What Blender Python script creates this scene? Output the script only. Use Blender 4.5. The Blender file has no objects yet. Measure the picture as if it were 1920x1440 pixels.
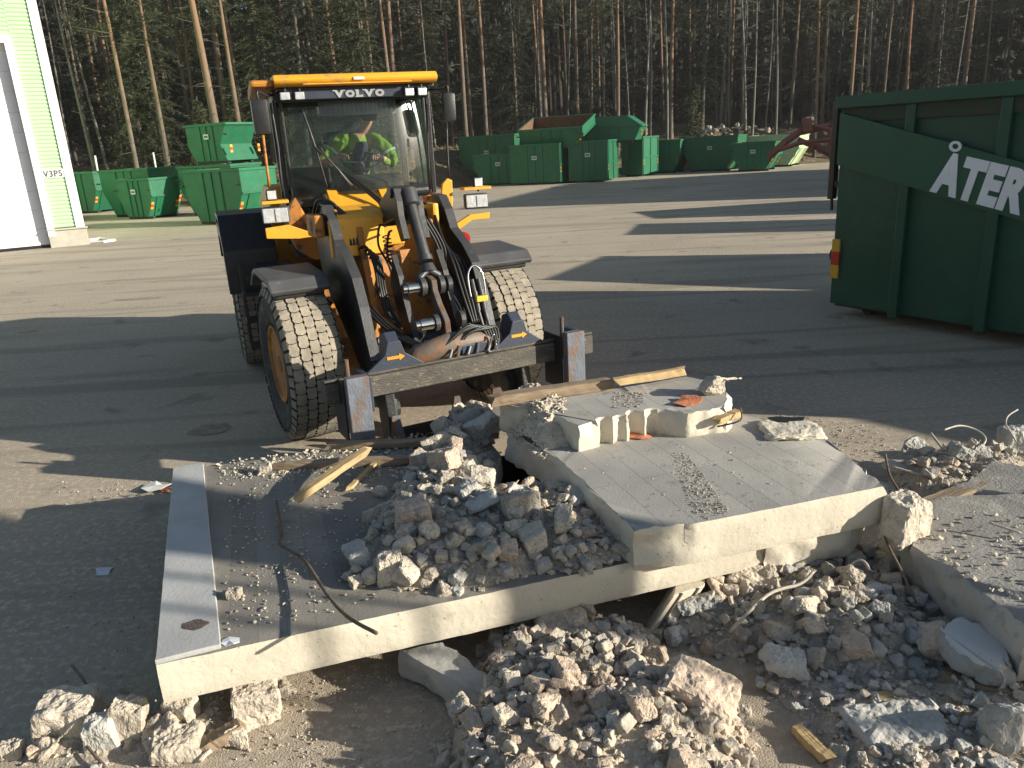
import bpy, bmesh, math, random
from mathutils import Vector, Matrix, noise
SC = bpy.context.scene; COL = SC.collection
rad = math.radians
# ------------------------------------------------------------------ camera
F_PX, CAM_H, PITCH, ROLL = 1441.0, 2.5, rad(17.4), rad(3.2)
_c, _s, _cr, _sr = math.cos(PITCH), math.sin(PITCH), math.cos(ROLL), math.sin(ROLL)
_R0, _U0, _F = Vector((1,0,0)), Vector((0,_s,_c)), Vector((0,_c,-_s))
_R = _R0*_cr - _U0*_sr; _U = _U0*_cr + _R0*_sr
cam_d = bpy.data.cameras.new('camera'); cam = bpy.data.objects.new('camera', cam_d); COL.objects.link(cam)
cam_d.sensor_width = 36; cam_d.lens = 36*F_PX/1920; cam_d.clip_start = .05; cam_d.clip_end = 2000
mw = Matrix((( _R.x,_U.x,-_F.x,0),(_R.y,_U.y,-_F.y,0),(_R.z,_U.z,-_F.z,CAM_H),(0,0,0,1))); cam.matrix_world = mw
SC.camera = cam
def ray(px, py): return _R*((px-960)/F_PX) + _U*(-(py-720)/F_PX) + _F
def G(px, py, h=0.0):                    # photo pixel -> point on the level plane z=h
    d = ray(px, py); t = (h-CAM_H)/d.z; return Vector((d.x*t, d.y*t, h))
def D(px, py, Y):                        # photo pixel -> point at forward distance Y
    d = ray(px, py); t = Y/d.y; return Vector((d.x*t, Y, CAM_H+d.z*t))
# ------------------------------------------------------------------ light
SUN_EL = rad(17); SDIR = Vector((.961*math.cos(SUN_EL), -.276*math.cos(SUN_EL), math.sin(SUN_EL))).normalized()
w = bpy.data.worlds.new('World'); SC.world = w; w.use_nodes = True
nt = w.node_tree; sky = nt.nodes.new('ShaderNodeTexSky'); sky.sky_type = 'NISHITA'; sky.sun_disc = False
sky.sun_elevation = SUN_EL; sky.sun_rotation = math.atan2(SDIR.x, SDIR.y)
sky.ozone_density = 2.5; sky.air_density = 1.1
bg = nt.nodes['Background']; bg.inputs[1].default_value = .062
nt.links.new(sky.outputs[0], bg.inputs[0])
sd = bpy.data.lights.new('sun', 'SUN'); sd.energy = 5.0; sd.angle = rad(.5); sd.color = (1,.93,.80)
sun = bpy.data.objects.new('sun', sd); COL.objects.link(sun); sun.rotation_euler = SDIR.to_track_quat('Z','Y').to_euler()
SC.view_settings.view_transform = 'Standard'; SC.view_settings.look = 'None'; SC.view_settings.gamma = 1
SC.view_settings.exposure = .85
SC.cycles.max_bounces = 6; SC.cycles.transparent_max_bounces = 12
# ------------------------------------------------------------------ materials
MAT = {}
def mat(name, c1, c2=None, scale=6, rough=.7, bump=0, bscale=None, metal=0, spot=None, spot_amt=.35, spot_scale=9, detail=6, vec=None, rnd=0, spec=.5, coat=0, pits=0, pit_amt=.34, pit_scale=60):
    m = bpy.data.materials.new(name); m.use_nodes = True; n = m.node_tree; L = n.links.new
    b = n.nodes['Principled BSDF']; b.inputs['Roughness'].default_value = rough; b.inputs['Metallic'].default_value = metal
    b.inputs['Specular IOR Level'].default_value = spec
    if coat: b.inputs['Coat Weight'].default_value = coat
    tc = n.nodes.new('ShaderNodeTexCoord'); mp = n.nodes.new('ShaderNodeMapping'); L(tc.outputs['Object'], mp.inputs[0])
    if vec: mp.inputs['Scale'].default_value = vec
    if rnd:                                   # each copy of a mesh gets its own patch of the texture
        oi = n.nodes.new('ShaderNodeObjectInfo'); mm = n.nodes.new('ShaderNodeMath'); mm.operation = 'MULTIPLY'; mm.inputs[1].default_value = 37
        L(oi.outputs['Random'], mm.inputs[0]); L(mm.outputs[0], mp.inputs['Location'])
    c2 = c2 or tuple(x*.72 for x in c1)
    nz = n.nodes.new('ShaderNodeTexNoise'); nz.inputs['Scale'].default_value = scale; nz.inputs['Detail'].default_value = detail; L(mp.outputs[0], nz.inputs['Vector'])
    cr = n.nodes.new('ShaderNodeValToRGB'); cr.color_ramp.elements[0].position = .32; cr.color_ramp.elements[1].position = .68
    cr.color_ramp.elements[0].color = (*c2,1); cr.color_ramp.elements[1].color = (*c1,1); L(nz.outputs[0], cr.inputs[0]); out = cr.outputs[0]
    if spot:
        n2 = n.nodes.new('ShaderNodeTexNoise'); n2.inputs['Scale'].default_value = spot_scale; n2.inputs['Detail'].default_value = 8; n2.inputs['Roughness'].default_value = .65; L(mp.outputs[0], n2.inputs['Vector'])
        r2 = n.nodes.new('ShaderNodeValToRGB'); r2.color_ramp.elements[0].position = 1-spot_amt-.06; r2.color_ramp.elements[1].position = 1-spot_amt+.06
        L(n2.outputs[0], r2.inputs[0]); mx = n.nodes.new('ShaderNodeMix'); mx.data_type = 'RGBA'; L(r2.outputs[0], mx.inputs[0]); L(out, mx.inputs[6]); mx.inputs[7].default_value = (*spot,1); out = mx.outputs[2]
    if pits:
        n4 = n.nodes.new('ShaderNodeTexNoise'); n4.inputs['Scale'].default_value = pit_scale; n4.inputs['Detail'].default_value = 3; L(mp.outputs[0], n4.inputs['Vector'])
        r4 = n.nodes.new('ShaderNodeMapRange'); r4.inputs[1].default_value = 1-pit_amt; r4.inputs[2].default_value = 1-pit_amt+.05; r4.inputs[3].default_value = 1; r4.inputs[4].default_value = 1-pits; L(n4.outputs[0], r4.inputs[0])
        m4 = n.nodes.new('ShaderNodeMix'); m4.data_type = 'RGBA'; m4.blend_type = 'MULTIPLY'; m4.inputs[0].default_value = 1; L(out, m4.inputs[6]); L(r4.outputs[0], m4.inputs[7]); out = m4.outputs[2]
    if rnd:
        hv = n.nodes.new('ShaderNodeHueSaturation'); ma = n.nodes.new('ShaderNodeMapRange'); L(oi.outputs['Random'], ma.inputs[0]); ma.inputs[3].default_value = 1-rnd; ma.inputs[4].default_value = 1+rnd*.6
        L(ma.outputs[0], hv.inputs['Value']); L(out, hv.inputs['Color']); out = hv.outputs[0]
    L(out, b.inputs['Base Color'])
    if bump:
        n3 = n.nodes.new('ShaderNodeTexNoise'); n3.inputs['Scale'].default_value = bscale or scale*6; n3.inputs['Detail'].default_value = 8; L(mp.outputs[0], n3.inputs['Vector'])
        bp = n.nodes.new('ShaderNodeBump'); bp.inputs['Strength'].default_value = bump; bp.inputs['Distance'].default_value = .02; L(n3.outputs[0], bp.inputs['Height']); L(bp.outputs[0], b.inputs['Normal'])
        m['bump'] = 1
    MAT[name] = m; return m
mat('concrete', (.66,.60,.48), (.55,.49,.39), 2.2, .95, .22, 30, spot=(.44,.38,.30), spot_amt=.33, spot_scale=6, pits=.45, pit_scale=48, pit_amt=.33)
mat('concrete_rock', (.64,.55,.43), (.48,.42,.335), 3, .95, .5, 22, spot=(.36,.325,.28), spot_amt=.42, spot_scale=9, rnd=.28, pits=.4, pit_scale=26, pit_amt=.36)
mat('concrete_tan', (.60,.475,.36), (.46,.36,.275), 3, .95, .5, 22, spot=(.36,.30,.24), spot_amt=.42, spot_scale=9, rnd=.25, pits=.4, pit_scale=26, pit_amt=.36)
mat('concrete_grey', (.50,.485,.44), (.41,.395,.355), 3, .95, .4, 22, spot=(.31,.295,.26), spot_amt=.38, spot_scale=11, rnd=.22)
mat('slab_dirty', (.20,.18,.155), (.125,.115,.10), 4, .95, .8, 60, spot=(.32,.28,.22), spot_amt=.42, spot_scale=14)
mat('slab_pale', (.50,.50,.485), (.37,.37,.36), 3, .9, .12, 60, spot=(.36,.34,.31), spot_amt=.33, spot_scale=6, pits=.6, pit_scale=40, pit_amt=.30)
mat('rubble_dust', (.46,.395,.31), (.33,.285,.225), 7, 1, 1, 50, spot=(.56,.49,.39), spot_amt=.42, spot_scale=45)
mat('chips', (.60,.53,.42), (.44,.385,.30), 3, 1, .5, 60)
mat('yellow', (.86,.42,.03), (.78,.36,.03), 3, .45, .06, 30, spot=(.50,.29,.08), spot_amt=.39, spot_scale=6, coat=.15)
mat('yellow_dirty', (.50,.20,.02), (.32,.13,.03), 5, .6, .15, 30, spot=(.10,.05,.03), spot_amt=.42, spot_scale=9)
mat('black_paint', (.022,.022,.023), (.014,.014,.014), 8, .42, .12, 40, spot=(.07,.06,.05), spot_amt=.33, spot_scale=14)
mat('grey_steel', (.07,.07,.073), (.05,.05,.05), 8, .45, .1, 40, spot=(.17,.14,.11), spot_amt=.33, spot_scale=14, metal=.3)
mat('fender_grey', (.085,.085,.09), (.06,.06,.06), 5, .55, .05, spot=(.2,.18,.15), spot_amt=.33)
mat('rubber', (.045,.043,.04), (.03,.03,.03), 9, .85, .1, spot=(.13,.115,.09), spot_amt=.4)
mat('tread', (.37,.32,.24), (.22,.19,.15), 9, .95, .3, 60, spot=(.2,.17,.13), spot_amt=.33, spot_scale=16)
mat('rim_orange', (.48,.20,.03), (.30,.13,.03), 6, .6, .1, spot=(.12,.09,.06), spot_amt=.4)
mat('hose', (.018,.018,.018), None, 5, .45)
mat('chrome', (.7,.7,.68), None, 5, .2, metal=1)
mat('rust_steel', (.15,.085,.05), (.10,.06,.04), 12, .8, .3, spot=(.10,.10,.10), spot_amt=.46, spot_scale=11)
mat('worn_steel', (.15,.17,.20), (.10,.11,.135), 12, .65, .3, 50, spot=(.15,.10,.075), spot_amt=.46, spot_scale=9, vec=(1,1,.6))
mat('beam_steel', (.105,.095,.078), (.06,.055,.047), 8, .75, .5, 60, vec=(.3,1,2), spot=(.24,.19,.12), spot_amt=.38, spot_scale=25)
mat('blue_plate', (.035,.045,.07), (.028,.036,.055), 6, .5, .1)
mat('arrow_orange', (.85,.33,.02), None, 4, .5)
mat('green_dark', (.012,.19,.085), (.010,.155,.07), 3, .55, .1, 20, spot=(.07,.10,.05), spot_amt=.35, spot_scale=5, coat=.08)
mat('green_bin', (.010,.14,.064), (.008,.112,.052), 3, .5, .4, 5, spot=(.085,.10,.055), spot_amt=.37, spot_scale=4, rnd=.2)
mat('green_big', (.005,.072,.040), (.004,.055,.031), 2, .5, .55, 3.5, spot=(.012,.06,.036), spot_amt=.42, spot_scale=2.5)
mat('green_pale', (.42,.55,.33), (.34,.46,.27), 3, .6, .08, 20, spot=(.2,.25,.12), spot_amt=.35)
mat('bin_rust', (.20,.085,.045), (.11,.055,.035), 4, .9, .3, spot=(.05,.05,.03), spot_amt=.4)
mat('reflector_red', (.55,.05,.02), None, 4, .4); mat('reflector_yellow', (.75,.42,.04), None, 4, .4)
mat('sticker_white', (.68,.68,.64), (.55,.55,.52), 14, .5)
mat('letter_white', (.80,.82,.86), (.72,.74,.78), 4, .6, spot=(.35,.38,.4), spot_amt=.29, spot_scale=30)
mat('siding', (.42,.66,.38), (.39,.62,.35), 1, .6)
mat('white_trim', (.80,.80,.78), (.76,.76,.75), 2, .5); mat('door_white', (.84,.86,.90), (.80,.82,.86), 1, .4)
mat('plinth', (.48,.45,.38), (.38,.36,.3), 3, .9, .3)
mat('wood', (.50,.36,.18), (.36,.25,.12), 6, .85, .4, 30, vec=(.25,3,3), spot=(.25,.17,.09), spot_amt=.36, spot_scale=10)
mat('wood_old', (.30,.22,.14), (.20,.15,.10), 6, .9, .5, 30, vec=(.25,3,3), spot=(.4,.33,.24), spot_amt=.36, spot_scale=10)
mat('rebar', (.20,.15,.11), (.13,.09,.06), 20, .75, .5, 160, metal=.35)
mat('rebar_pale', (.50,.46,.38), (.4,.36,.3), 20, .7, .4, 160)
mat('hivis', (.25,.38,.02), (.15,.25,.015), 9, .8, .2, 20); mat('navy', (.02,.025,.045), None, 5, .9); mat('skin', (.55,.28,.2), None, 9, .6); mat('cap', (.05,.045,.06), None, 9, .9)
mat('reflective', (.6,.62,.62), None, 9, .4)
mat('interior', (.035,.04,.05), (.028,.03,.04), 5, .7, .1); mat('seat', (.03,.03,.035), None, 5, .9); mat('visor', (.30,.33,.35), None, 5, .5)
mat('needle', (.055,.062,.022), (.026,.034,.014), 1.2, .8, rnd=.3); mat('needle_dark', (.024,.032,.014), (.012,.018,.009), 1.2, .85, rnd=.3)
mat('birch', (.23,.21,.18), (.12,.11,.092), 3, .9, .3, 20, spot=(.07,.06,.05), spot_amt=.40, spot_scale=3, vec=(1,1,.6))
mat('twig', (.10,.085,.07), None, 5, .95); mat('boulder', (.42,.36,.30), (.26,.22,.18), 2, .95, .5, spot=(.14,.13,.08), spot_amt=.4, rnd=.3)
mat('stump', (.36,.27,.17), (.16,.12,.08), 2, .95, .6, rnd=.3)
mat('forest_floor', (.17,.12,.075), (.085,.07,.035), .7, 1, 1, 8, spot=(.30,.22,.14), spot_amt=.38, spot_scale=2.2)
mat('red_lamp', (.5,.02,.02), None, 4, .25); mat('red_frame', (.34,.09,.06), (.20,.07,.05), 3, .7, .1)
mat('paper', (.72,.74,.78), None, 9, .7); mat('brick', (.55,.20,.09), (.4,.14,.07), 9, .9, .4)
mat('yellow_scrap', (.7,.55,.05), None, 4, .6)
mat('blue_mark', (.03,.14,.45), None, 4, .5)
mat('rust_plate', (.17,.13,.10), (.12,.095,.075), 7, .6, .15, spot=(.26,.11,.05), spot_amt=.47, spot_scale=5)
mat('forest_brush', (.19,.15,.07), (.10,.11,.04), .8, .95)
mat('slab_fragment', (.60,.585,.54), (.53,.515,.475), 3, .95, .15, 40, spot=(.42,.4,.36), spot_amt=.3, spot_scale=8, pits=.4)
mat('letter_grey', (.38,.40,.41), None, 4, .5)
mat('wet_dirt', (.13,.10,.08), (.07,.055,.045), 30, .8, .5, 80)
mat('damp', (.33,.275,.21), (.25,.21,.165), 6, .9, .5, 110, spot=(.40,.34,.26), spot_amt=.45, spot_scale=12)
def pine_bark():
    m = mat('pine_bark', (.165,.135,.105), (.085,.07,.055), 3.5, .95, .8, 22, vec=(1,1,.35), rnd=.15); n = m.node_tree; L = n.links.new; b = n.nodes['Principled BSDF']
    src = b.inputs['Base Color'].links[0].from_socket; tc = [x for x in n.nodes if x.type == 'TEX_COORD'][0]
    sx = n.nodes.new('ShaderNodeSeparateXYZ'); L(tc.outputs['Object'], sx.inputs[0]); mr = n.nodes.new('ShaderNodeMapRange'); mr.inputs[1].default_value = 3.0; mr.inputs[2].default_value = 10; L(sx.outputs['Z'], mr.inputs[0])
    oi = n.nodes.new('ShaderNodeObjectInfo'); q1 = n.nodes.new('ShaderNodeMapRange'); q1.inputs[3].default_value = .15; q1.inputs[4].default_value = 1.0; L(oi.outputs['Random'], q1.inputs[0]); q2 = n.nodes.new('ShaderNodeMath'); q2.operation = 'MULTIPLY'; L(mr.outputs[0], q2.inputs[0]); L(q1.outputs[0], q2.inputs[1]); mx = n.nodes.new('ShaderNodeMix'); mx.data_type = 'RGBA'; L(q2.outputs[0], mx.inputs[0]); L(src, mx.inputs[6]); mx.inputs[7].default_value = (.28,.15,.075,1); L(mx.outputs[2], b.inputs['Base Color'])
pine_bark()
def glass_mat():
    m = bpy.data.materials.new('glass'); m.use_nodes = True; n = m.node_tree; L = n.links.new; n.nodes.remove(n.nodes['Principled BSDF'])
    t = n.nodes.new('ShaderNodeBsdfTransparent'); t.inputs[0].default_value = (.72,.82,.78,1); g = n.nodes.new('ShaderNodeBsdfGlossy'); g.inputs['Roughness'].default_value = .03; g2_ = n.nodes.new('ShaderNodeBsdfGlossy'); g2_.inputs['Roughness'].default_value = .2; gm = n.nodes.new('ShaderNodeMixShader'); gm.inputs[0].default_value = .45; L(g.outputs[0], gm.inputs[1]); L(g2_.outputs[0], gm.inputs[2])
    d = n.nodes.new('ShaderNodeBsdfDiffuse'); d.inputs[0].default_value = (.45,.47,.45,1)
    f = n.nodes.new('ShaderNodeFresnel'); f.inputs[0].default_value = 1.5; x = n.nodes.new('ShaderNodeMixShader'); y = n.nodes.new('ShaderNodeMixShader')
    nz = n.nodes.new('ShaderNodeTexNoise'); nz.inputs['Scale'].default_value = 3; r = n.nodes.new('ShaderNodeMapRange'); r.inputs[3].default_value = .0; r.inputs[4].default_value = .05; L(nz.outputs[0], r.inputs[0])
    L(f.outputs[0], x.inputs[0]); L(t.outputs[0], x.inputs[1]); L(gm.outputs[0], x.inputs[2]); L(r.outputs[0], y.inputs[0]); L(x.outputs[0], y.inputs[1]); L(d.outputs[0], y.inputs[2])
    L(y.outputs[0], n.nodes['Material Output'].inputs[0]); MAT['glass'] = m
glass_mat()
def lens_mat():
    m = mat('lens', (.85,.86,.86), (.66,.67,.68), 14, .2, .35, 26, metal=.35); return m
lens_mat()
def board_mat(name, c1, c2, ang, bw=.145, dark=.5):          # concrete cast against boards: faint board joints and board-to-board tone
    m = mat(name, c1, c2, 2.5, .9, .14, 90, spot=tuple(x*.72 for x in c2), spot_amt=.36, spot_scale=5, vec=(1,1,1)); n = m.node_tree; L = n.links.new; b = n.nodes['Principled BSDF']
    src = b.inputs['Base Color'].links[0].from_socket; tc = [x for x in n.nodes if x.type == 'TEX_COORD'][0]
    mp = n.nodes.new('ShaderNodeMapping'); mp.inputs['Rotation'].default_value = (0,0,ang); L(tc.outputs['Object'], mp.inputs[0])
    br = n.nodes.new('ShaderNodeTexBrick'); br.inputs['Scale'].default_value = 1; br.inputs['Brick Width'].default_value = 2.4; br.inputs['Row Height'].default_value = bw; br.inputs['Mortar Size'].default_value = .003; br.inputs['Mortar Smooth'].default_value = .6
    br.inputs['Color1'].default_value = (1,1,1,1); br.inputs['Color2'].default_value = (.84,.84,.85,1); br.inputs['Mortar'].default_value = (min(1,dark*.5),)*3+(1,); L(mp.outputs[0], br.inputs['Vector'])
    mx = n.nodes.new('ShaderNodeMix'); mx.data_type = 'RGBA'; mx.blend_type = 'MULTIPLY'; mx.inputs[0].default_value = 1; L(src, mx.inputs[6]); L(br.outputs[0], mx.inputs[7]); L(mx.outputs[2], b.inputs['Base Color'])
def ground_mat():
    m = mat('ground', (.46,.385,.29), (.35,.295,.225), .35, .97, .55, 110, spot=(.54,.46,.35), spot_amt=.44, spot_scale=20); n = m.node_tree; L = n.links.new; b = n.nodes['Principled BSDF']
    src = b.inputs['Base Color'].links[0].from_socket; tc = [x for x in n.nodes if x.type == 'TEX_COORD'][0]
    def layer(src, scale, rot, vec, pos, wid, col, amt, dist=0):
        mp = n.nodes.new('ShaderNodeMapping'); mp.inputs['Rotation'].default_value = (0,0,rot); mp.inputs['Scale'].default_value = vec; L(tc.outputs['Object'], mp.inputs[0])
        z = n.nodes.new('ShaderNodeTexNoise'); z.inputs['Scale'].default_value = scale; z.inputs['Detail'].default_value = 7; z.inputs['Distortion'].default_value = dist; L(mp.outputs[0], z.inputs['Vector'])
        r = n.nodes.new('ShaderNodeMapRange'); r.inputs[1].default_value = pos; r.inputs[2].default_value = pos+wid; r.inputs[4].default_value = amt; L(z.outputs[0], r.inputs[0])
        x = n.nodes.new('ShaderNodeMix'); x.data_type = 'RGBA'; L(r.outputs[0], x.inputs[0]); L(src, x.inputs[6]); x.inputs[7].default_value = (*col,1); return x.outputs[2]
    src = layer(src, 1.1, rad(-20), (.12,1.6,1), .52, .12, (.21,.18,.14), .5, .6)      # wheel tracks
    src = layer(src, .5, rad(25), (.2,1.3,1), .56, .1, (.48,.41,.31), .5, .8)
    src = layer(src, 1.6, 0, (1,1,1), .62, .08, (.17,.145,.115), .55, .4)               # damp spots
    L(src, b.inputs['Base Color'])
ground_mat()
# ------------------------------------------------------------------ mesh helpers
def finish(name, bm, m, parent=None, smooth=False, mods=None):
    me = bpy.data.meshes.new(name); bm.normal_update(); bm.to_mesh(me); bm.free()
    ms = m if isinstance(m, (list,tuple)) else [m]
    for k in ms: me.materials.append(MAT[k])
    if smooth:
        for p in me.polygons: p.use_smooth = True
    o = bpy.data.objects.new(name, me); COL.objects.link(o)
    if parent: o.parent = parent
    return o
class B:
    """collects solids under one transform; every .obj() call makes ONE object"""
    def __init__(s, M=None): s.bm = bmesh.new(); s.M = M or Matrix()
    def _v(s, co): return s.bm.verts.new(s.M @ Vector(co))
    def hexa(s, pts, mi=0):
        v = [s._v(p) for p in pts]
        for f in ((0,3,2,1),(4,5,6,7),(0,1,5,4),(1,2,6,5),(2,3,7,6),(3,0,4,7)):
            s.bm.faces.new([v[i] for i in f]).material_index = mi
        return s
    def box(s, x0, x1, y0, y1, z0, z1, bev=0, mi=0):
        if x0 > x1: x0, x1 = x1, x0
        if y0 > y1: y0, y1 = y1, y0
        if z0 > z1: z0, z1 = z1, z0
        t = bmesh.new(); v = [t.verts.new(p) for p in ((x0,y0,z0),(x1,y0,z0),(x1,y1,z0),(x0,y1,z0),(x0,y0,z1),(x1,y0,z1),(x1,y1,z1),(x0,y1,z1))]
        for f in ((0,3,2,1),(4,5,6,7),(0,1,5,4),(1,2,6,5),(2,3,7,6),(3,0,4,7)): t.faces.new([v[i] for i in f])
        if bev: bmesh.ops.bevel(t, geom=t.edges[:], offset=bev, segments=2, affect='EDGES', profile=.6)
        return s.add(t, mi)
    def add(s, t, mi=0, M=None):
        mp = {}
        for v in t.verts: mp[v] = s._v(M @ v.co if M else v.co)
        for f in t.faces:
            try: g = s.bm.faces.new([mp[v] for v in f.verts]); g.material_index = mi if mi is not None else f.material_index
            except ValueError: pass
        t.free(); return s
    def prism(s, prof, a0, a1, axis='x', bev=0, mi=0):       # profile in the plane across axis, extruded from a0 to a1
        t = bmesh.new()
        def P(p, a): return (a,p[0],p[1]) if axis == 'x' else ((p[0],a,p[1]) if axis == 'y' else (p[0],p[1],a))
        A = [t.verts.new(P(p,a0)) for p in prof]; Z = [t.verts.new(P(p,a1)) for p in prof]; n = len(prof)
        t.faces.new(A[::-1]); t.faces.new(Z)
        for i in range(n): t.faces.new((A[i],A[(i+1)%n],Z[(i+1)%n],Z[i]))
        bmesh.ops.recalc_face_normals(t, faces=t.faces[:])
        if bev: bmesh.ops.bevel(t, geom=t.edges[:], offset=bev, segments=2, affect='EDGES', profile=.6)
        return s.add(t, mi)
    def tube(s, pts, r, n=8, mi=0, cap=True):
        pts = [Vector(p) for p in pts]; rr = r if isinstance(r,(list,tuple)) else [r]*len(pts); rings = []; up = None
        for i, p in enumerate(pts):
            d = (pts[min(i+1,len(pts)-1)] - pts[max(i-1,0)])
            if d.length < 1e-6: d = Vector((0,0,1))
            d.normalize()
            if up is None: up = Vector((0,0,1)) if abs(d.z) < .9 else Vector((1,0,0))
            a = d.cross(up).normalized(); b = a.cross(d).normalized(); up = b
            rings.append([s._v(p + (a*math.cos(2*math.pi*k/n) + b*math.sin(2*math.pi*k/n))*rr[i]) for k in range(n)])
        for i in range(len(rings)-1):
            for k in range(n): s.bm.faces.new((rings[i][k],rings[i][(k+1)%n],rings[i+1][(k+1)%n],rings[i+1][k])).material_index = mi
        if cap: s.bm.faces.new(rings[0][::-1]).material_index = mi; s.bm.faces.new(rings[-1]).material_index = mi
        return s
    def lathe(s, prof, n=32, axis='x', mi=0, c=(0,0,0)):       # profile [(along, radius)] about an axis
        rings = []
        for a, r in prof:
            ring = []
            for k in range(n):
                t = 2*math.pi*k/n; p = (a, r*math.cos(t), r*math.sin(t)) if axis == 'x' else ((r*math.cos(t), a, r*math.sin(t)) if axis == 'y' else (r*math.cos(t), r*math.sin(t), a))
                ring.append(s._v((p[0]+c[0],p[1]+c[1],p[2]+c[2])))
            rings.append(ring)
        for i in range(len(rings)-1):
            for k in range(n):
                s.bm.faces.new((rings[i][k],rings[i][(k+1)%n],rings[i+1][(k+1)%n],rings[i+1][k])).material_index = mi
        s.bm.faces.new(rings[0]).material_index = mi; s.bm.faces.new(rings[-1][::-1]).material_index = mi
        return s
    def obj(s, name, m, parent=None, smooth=False):
        bmesh.ops.recalc_face_normals(s.bm, faces=s.bm.faces[:]); return finish(name, s.bm, m, parent, smooth)
def smooth_angle(o, a=35):
    me = o.data
    for p in me.polygons: p.use_smooth = True
    try: me.set_sharp_from_angle(angle=rad(a))
    except Exception: pass
    return o
def tag(o, label=None, cat=None, group=None, kind=None):
    if label: o['label'] = label
    if cat: o['category'] = cat
    if group: o['group'] = group
    if kind: o['kind'] = kind
    return o
def empty(name, loc=(0,0,0), rz=0):
    o = bpy.data.objects.new(name, None); COL.objects.link(o); o.location = loc; o.rotation_euler = (0,0,rz); o.empty_display_size = .2; return o
KIDS = {}
def copy_tree(o, parent=None):
    c = o.copy(); COL.objects.link(c); c.parent = parent
    for ch in list(o.children): copy_tree(ch, c)
    return c
def text_bm(txt, size, off=0, depth=.004, sx=1):
    cu = bpy.data.curves.new('t','FONT'); cu.body = txt; cu.size = size; cu.offset = off; cu.extrude = depth; cu.align_x = 'CENTER'; cu.space_character = 1.10; cu.resolution_u = 4
    o = bpy.data.objects.new('t', cu); COL.objects.link(o); dg = bpy.context.evaluated_depsgraph_get(); me = bpy.data.meshes.new_from_object(o.evaluated_get(dg))
    t = bmesh.new(); t.from_mesh(me); bmesh.ops.scale(t, vec=(sx,1,1), verts=t.verts[:]); bpy.data.objects.remove(o); bpy.data.meshes.remove(me); return t
# ------------------------------------------------------------------ ground and terrain
def terrain_h(x, y):
    f = 44 + max(0, min(11, (x+10)*.6)) + 1.5*noise.noise(Vector((x*.15,1.3,0)))
    t = max(0, min(1, (y-f)/9)); t = t*t*(3-2*t)
    return -.12 + 2.4*t + max(0, y-f-22)*.09 + (.12*noise.noise(Vector((x*.9,y*.9,3))) + .4*noise.noise(Vector((x*.2,y*.2,5))))*min(1,t*3+.25)
def ground():
    b = B(); v = [b._v(p) for p in ((-400,-200,0),(500,-200,0),(500,500,0),(-400,500,0))]; b.bm.faces.new(v)
    tag(b.obj('ground','ground'), kind='structure')
    bm = bmesh.new(); n = 260; xs = [-110+250*i/n for i in range(n+1)]; ys = [36+i*.8 for i in range(60)] + [86+i*12 for i in range(14)]
    g = [[bm.verts.new((x,y,terrain_h(x,y))) for x in xs] for y in ys]
    for j in range(len(ys)-1):
        for i in range(n): bm.faces.new((g[j][i],g[j][i+1],g[j+1][i+1],g[j+1][i]))
    tag(finish('forest_floor', bm, 'forest_floor', smooth=True), kind='structure')
ground()
# ------------------------------------------------------------------ green clad hall on the left
def hall():
    c0 = G(165,458); dx = Vector((-.87,-.49,0)).normalized()       # along the wall, leftwards
    ang = math.atan2(-dx.y, -dx.x)                                              # local +x = to the right
    M = Matrix.Translation(c0) @ Matrix.Rotation(ang, 4, 'Z')                   # wall face in local plane y=0, x<=0
    r = empty('industrial_hall', c0, 0); tag(r, 'green clad industrial hall with tall white roller door and white corner trim', 'building')
    inv = Matrix.Translation(-c0); T = inv @ M
    H = 13
    b = B(T)
    b.box(-.9,-.02,.12,26,.55,H); b.box(-9.6,-.9,.8,26,.55,H); b.obj('wall_core','siding',r)
    b = B(T)                                                                     # horizontal corrugated cladding
    def clad(x0,x1,z0,z1):
        z = z0; 
        while z < z1-.001:
            h = min(.12, z1-z); pr = [(0,z),(-.03,z+.25*h),(-.03,z+.65*h),(0,z+h),(.1,z+h),(.1,z)]
            b.prism(pr, x0, x1, 'x'); z += h
    clad(-.88,-.24,.62,H); clad(-9.6,-.88,DOOR_T+.22,H)
    b.obj('cladding','siding',r)
    b = B(T); b.box(-.24,.02,-.07,.5,.6,H); b.obj('corner_trim','white_trim',r)
    b = B(T); b.box(-1.08,-.88,-.09,.25,.35,DOOR_T+.22); b.box(-9.6,-1.08,-.09,.25,DOOR_T,DOOR_T+.22); b.obj('door_frame','white_trim',r)
    b = B(T); b.box(-1.09,-1.075,.0,.24,0,DOOR_T); b.obj('door_reveal','fender_grey',r)
    b = B(T)
    z = .02
    while z < DOOR_T: b.box(-9.6,-1.085,.24,.28,z,z+.6,.01); z += .605
    b.obj('door','door_white',r)
    b = B(T); b.box(-9.6,-1.09,.225,.238,.02,.10); b.obj('door_seal','hose',r); b = B(T); b.box(-3.4,-3.1,.20,.238,1.1,1.16,.01); b.obj('door_handle','hose',r)
    b = B(T); b.box(-1.08,.06,-.05,26,0,.55); b.box(-1.10,.10,-.12,.0,.55,.6); b.obj('plinth','plinth',r)
    s = B(T); s.box(-.89,-.23,-.05,-.032,SIGN_Z-.14,SIGN_Z+.14,.006); so = s.obj('sign_plate','sticker_white',r)
    t = text_bm('V3P5', .27, .004, .004, .9); tt = B(T @ Matrix.Translation((-.56,-.055,SIGN_Z-.095)) @ Matrix.Rotation(rad(90),4,'X')); tt.add(t); tt.obj('sign_lettering','fender_grey',so)
_c0 = G(165,458); SIGN_Z = D(105,325,_c0.y-.3).z; DOOR_T = D(20,76,_c0.y-.9).z
hall()
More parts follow.
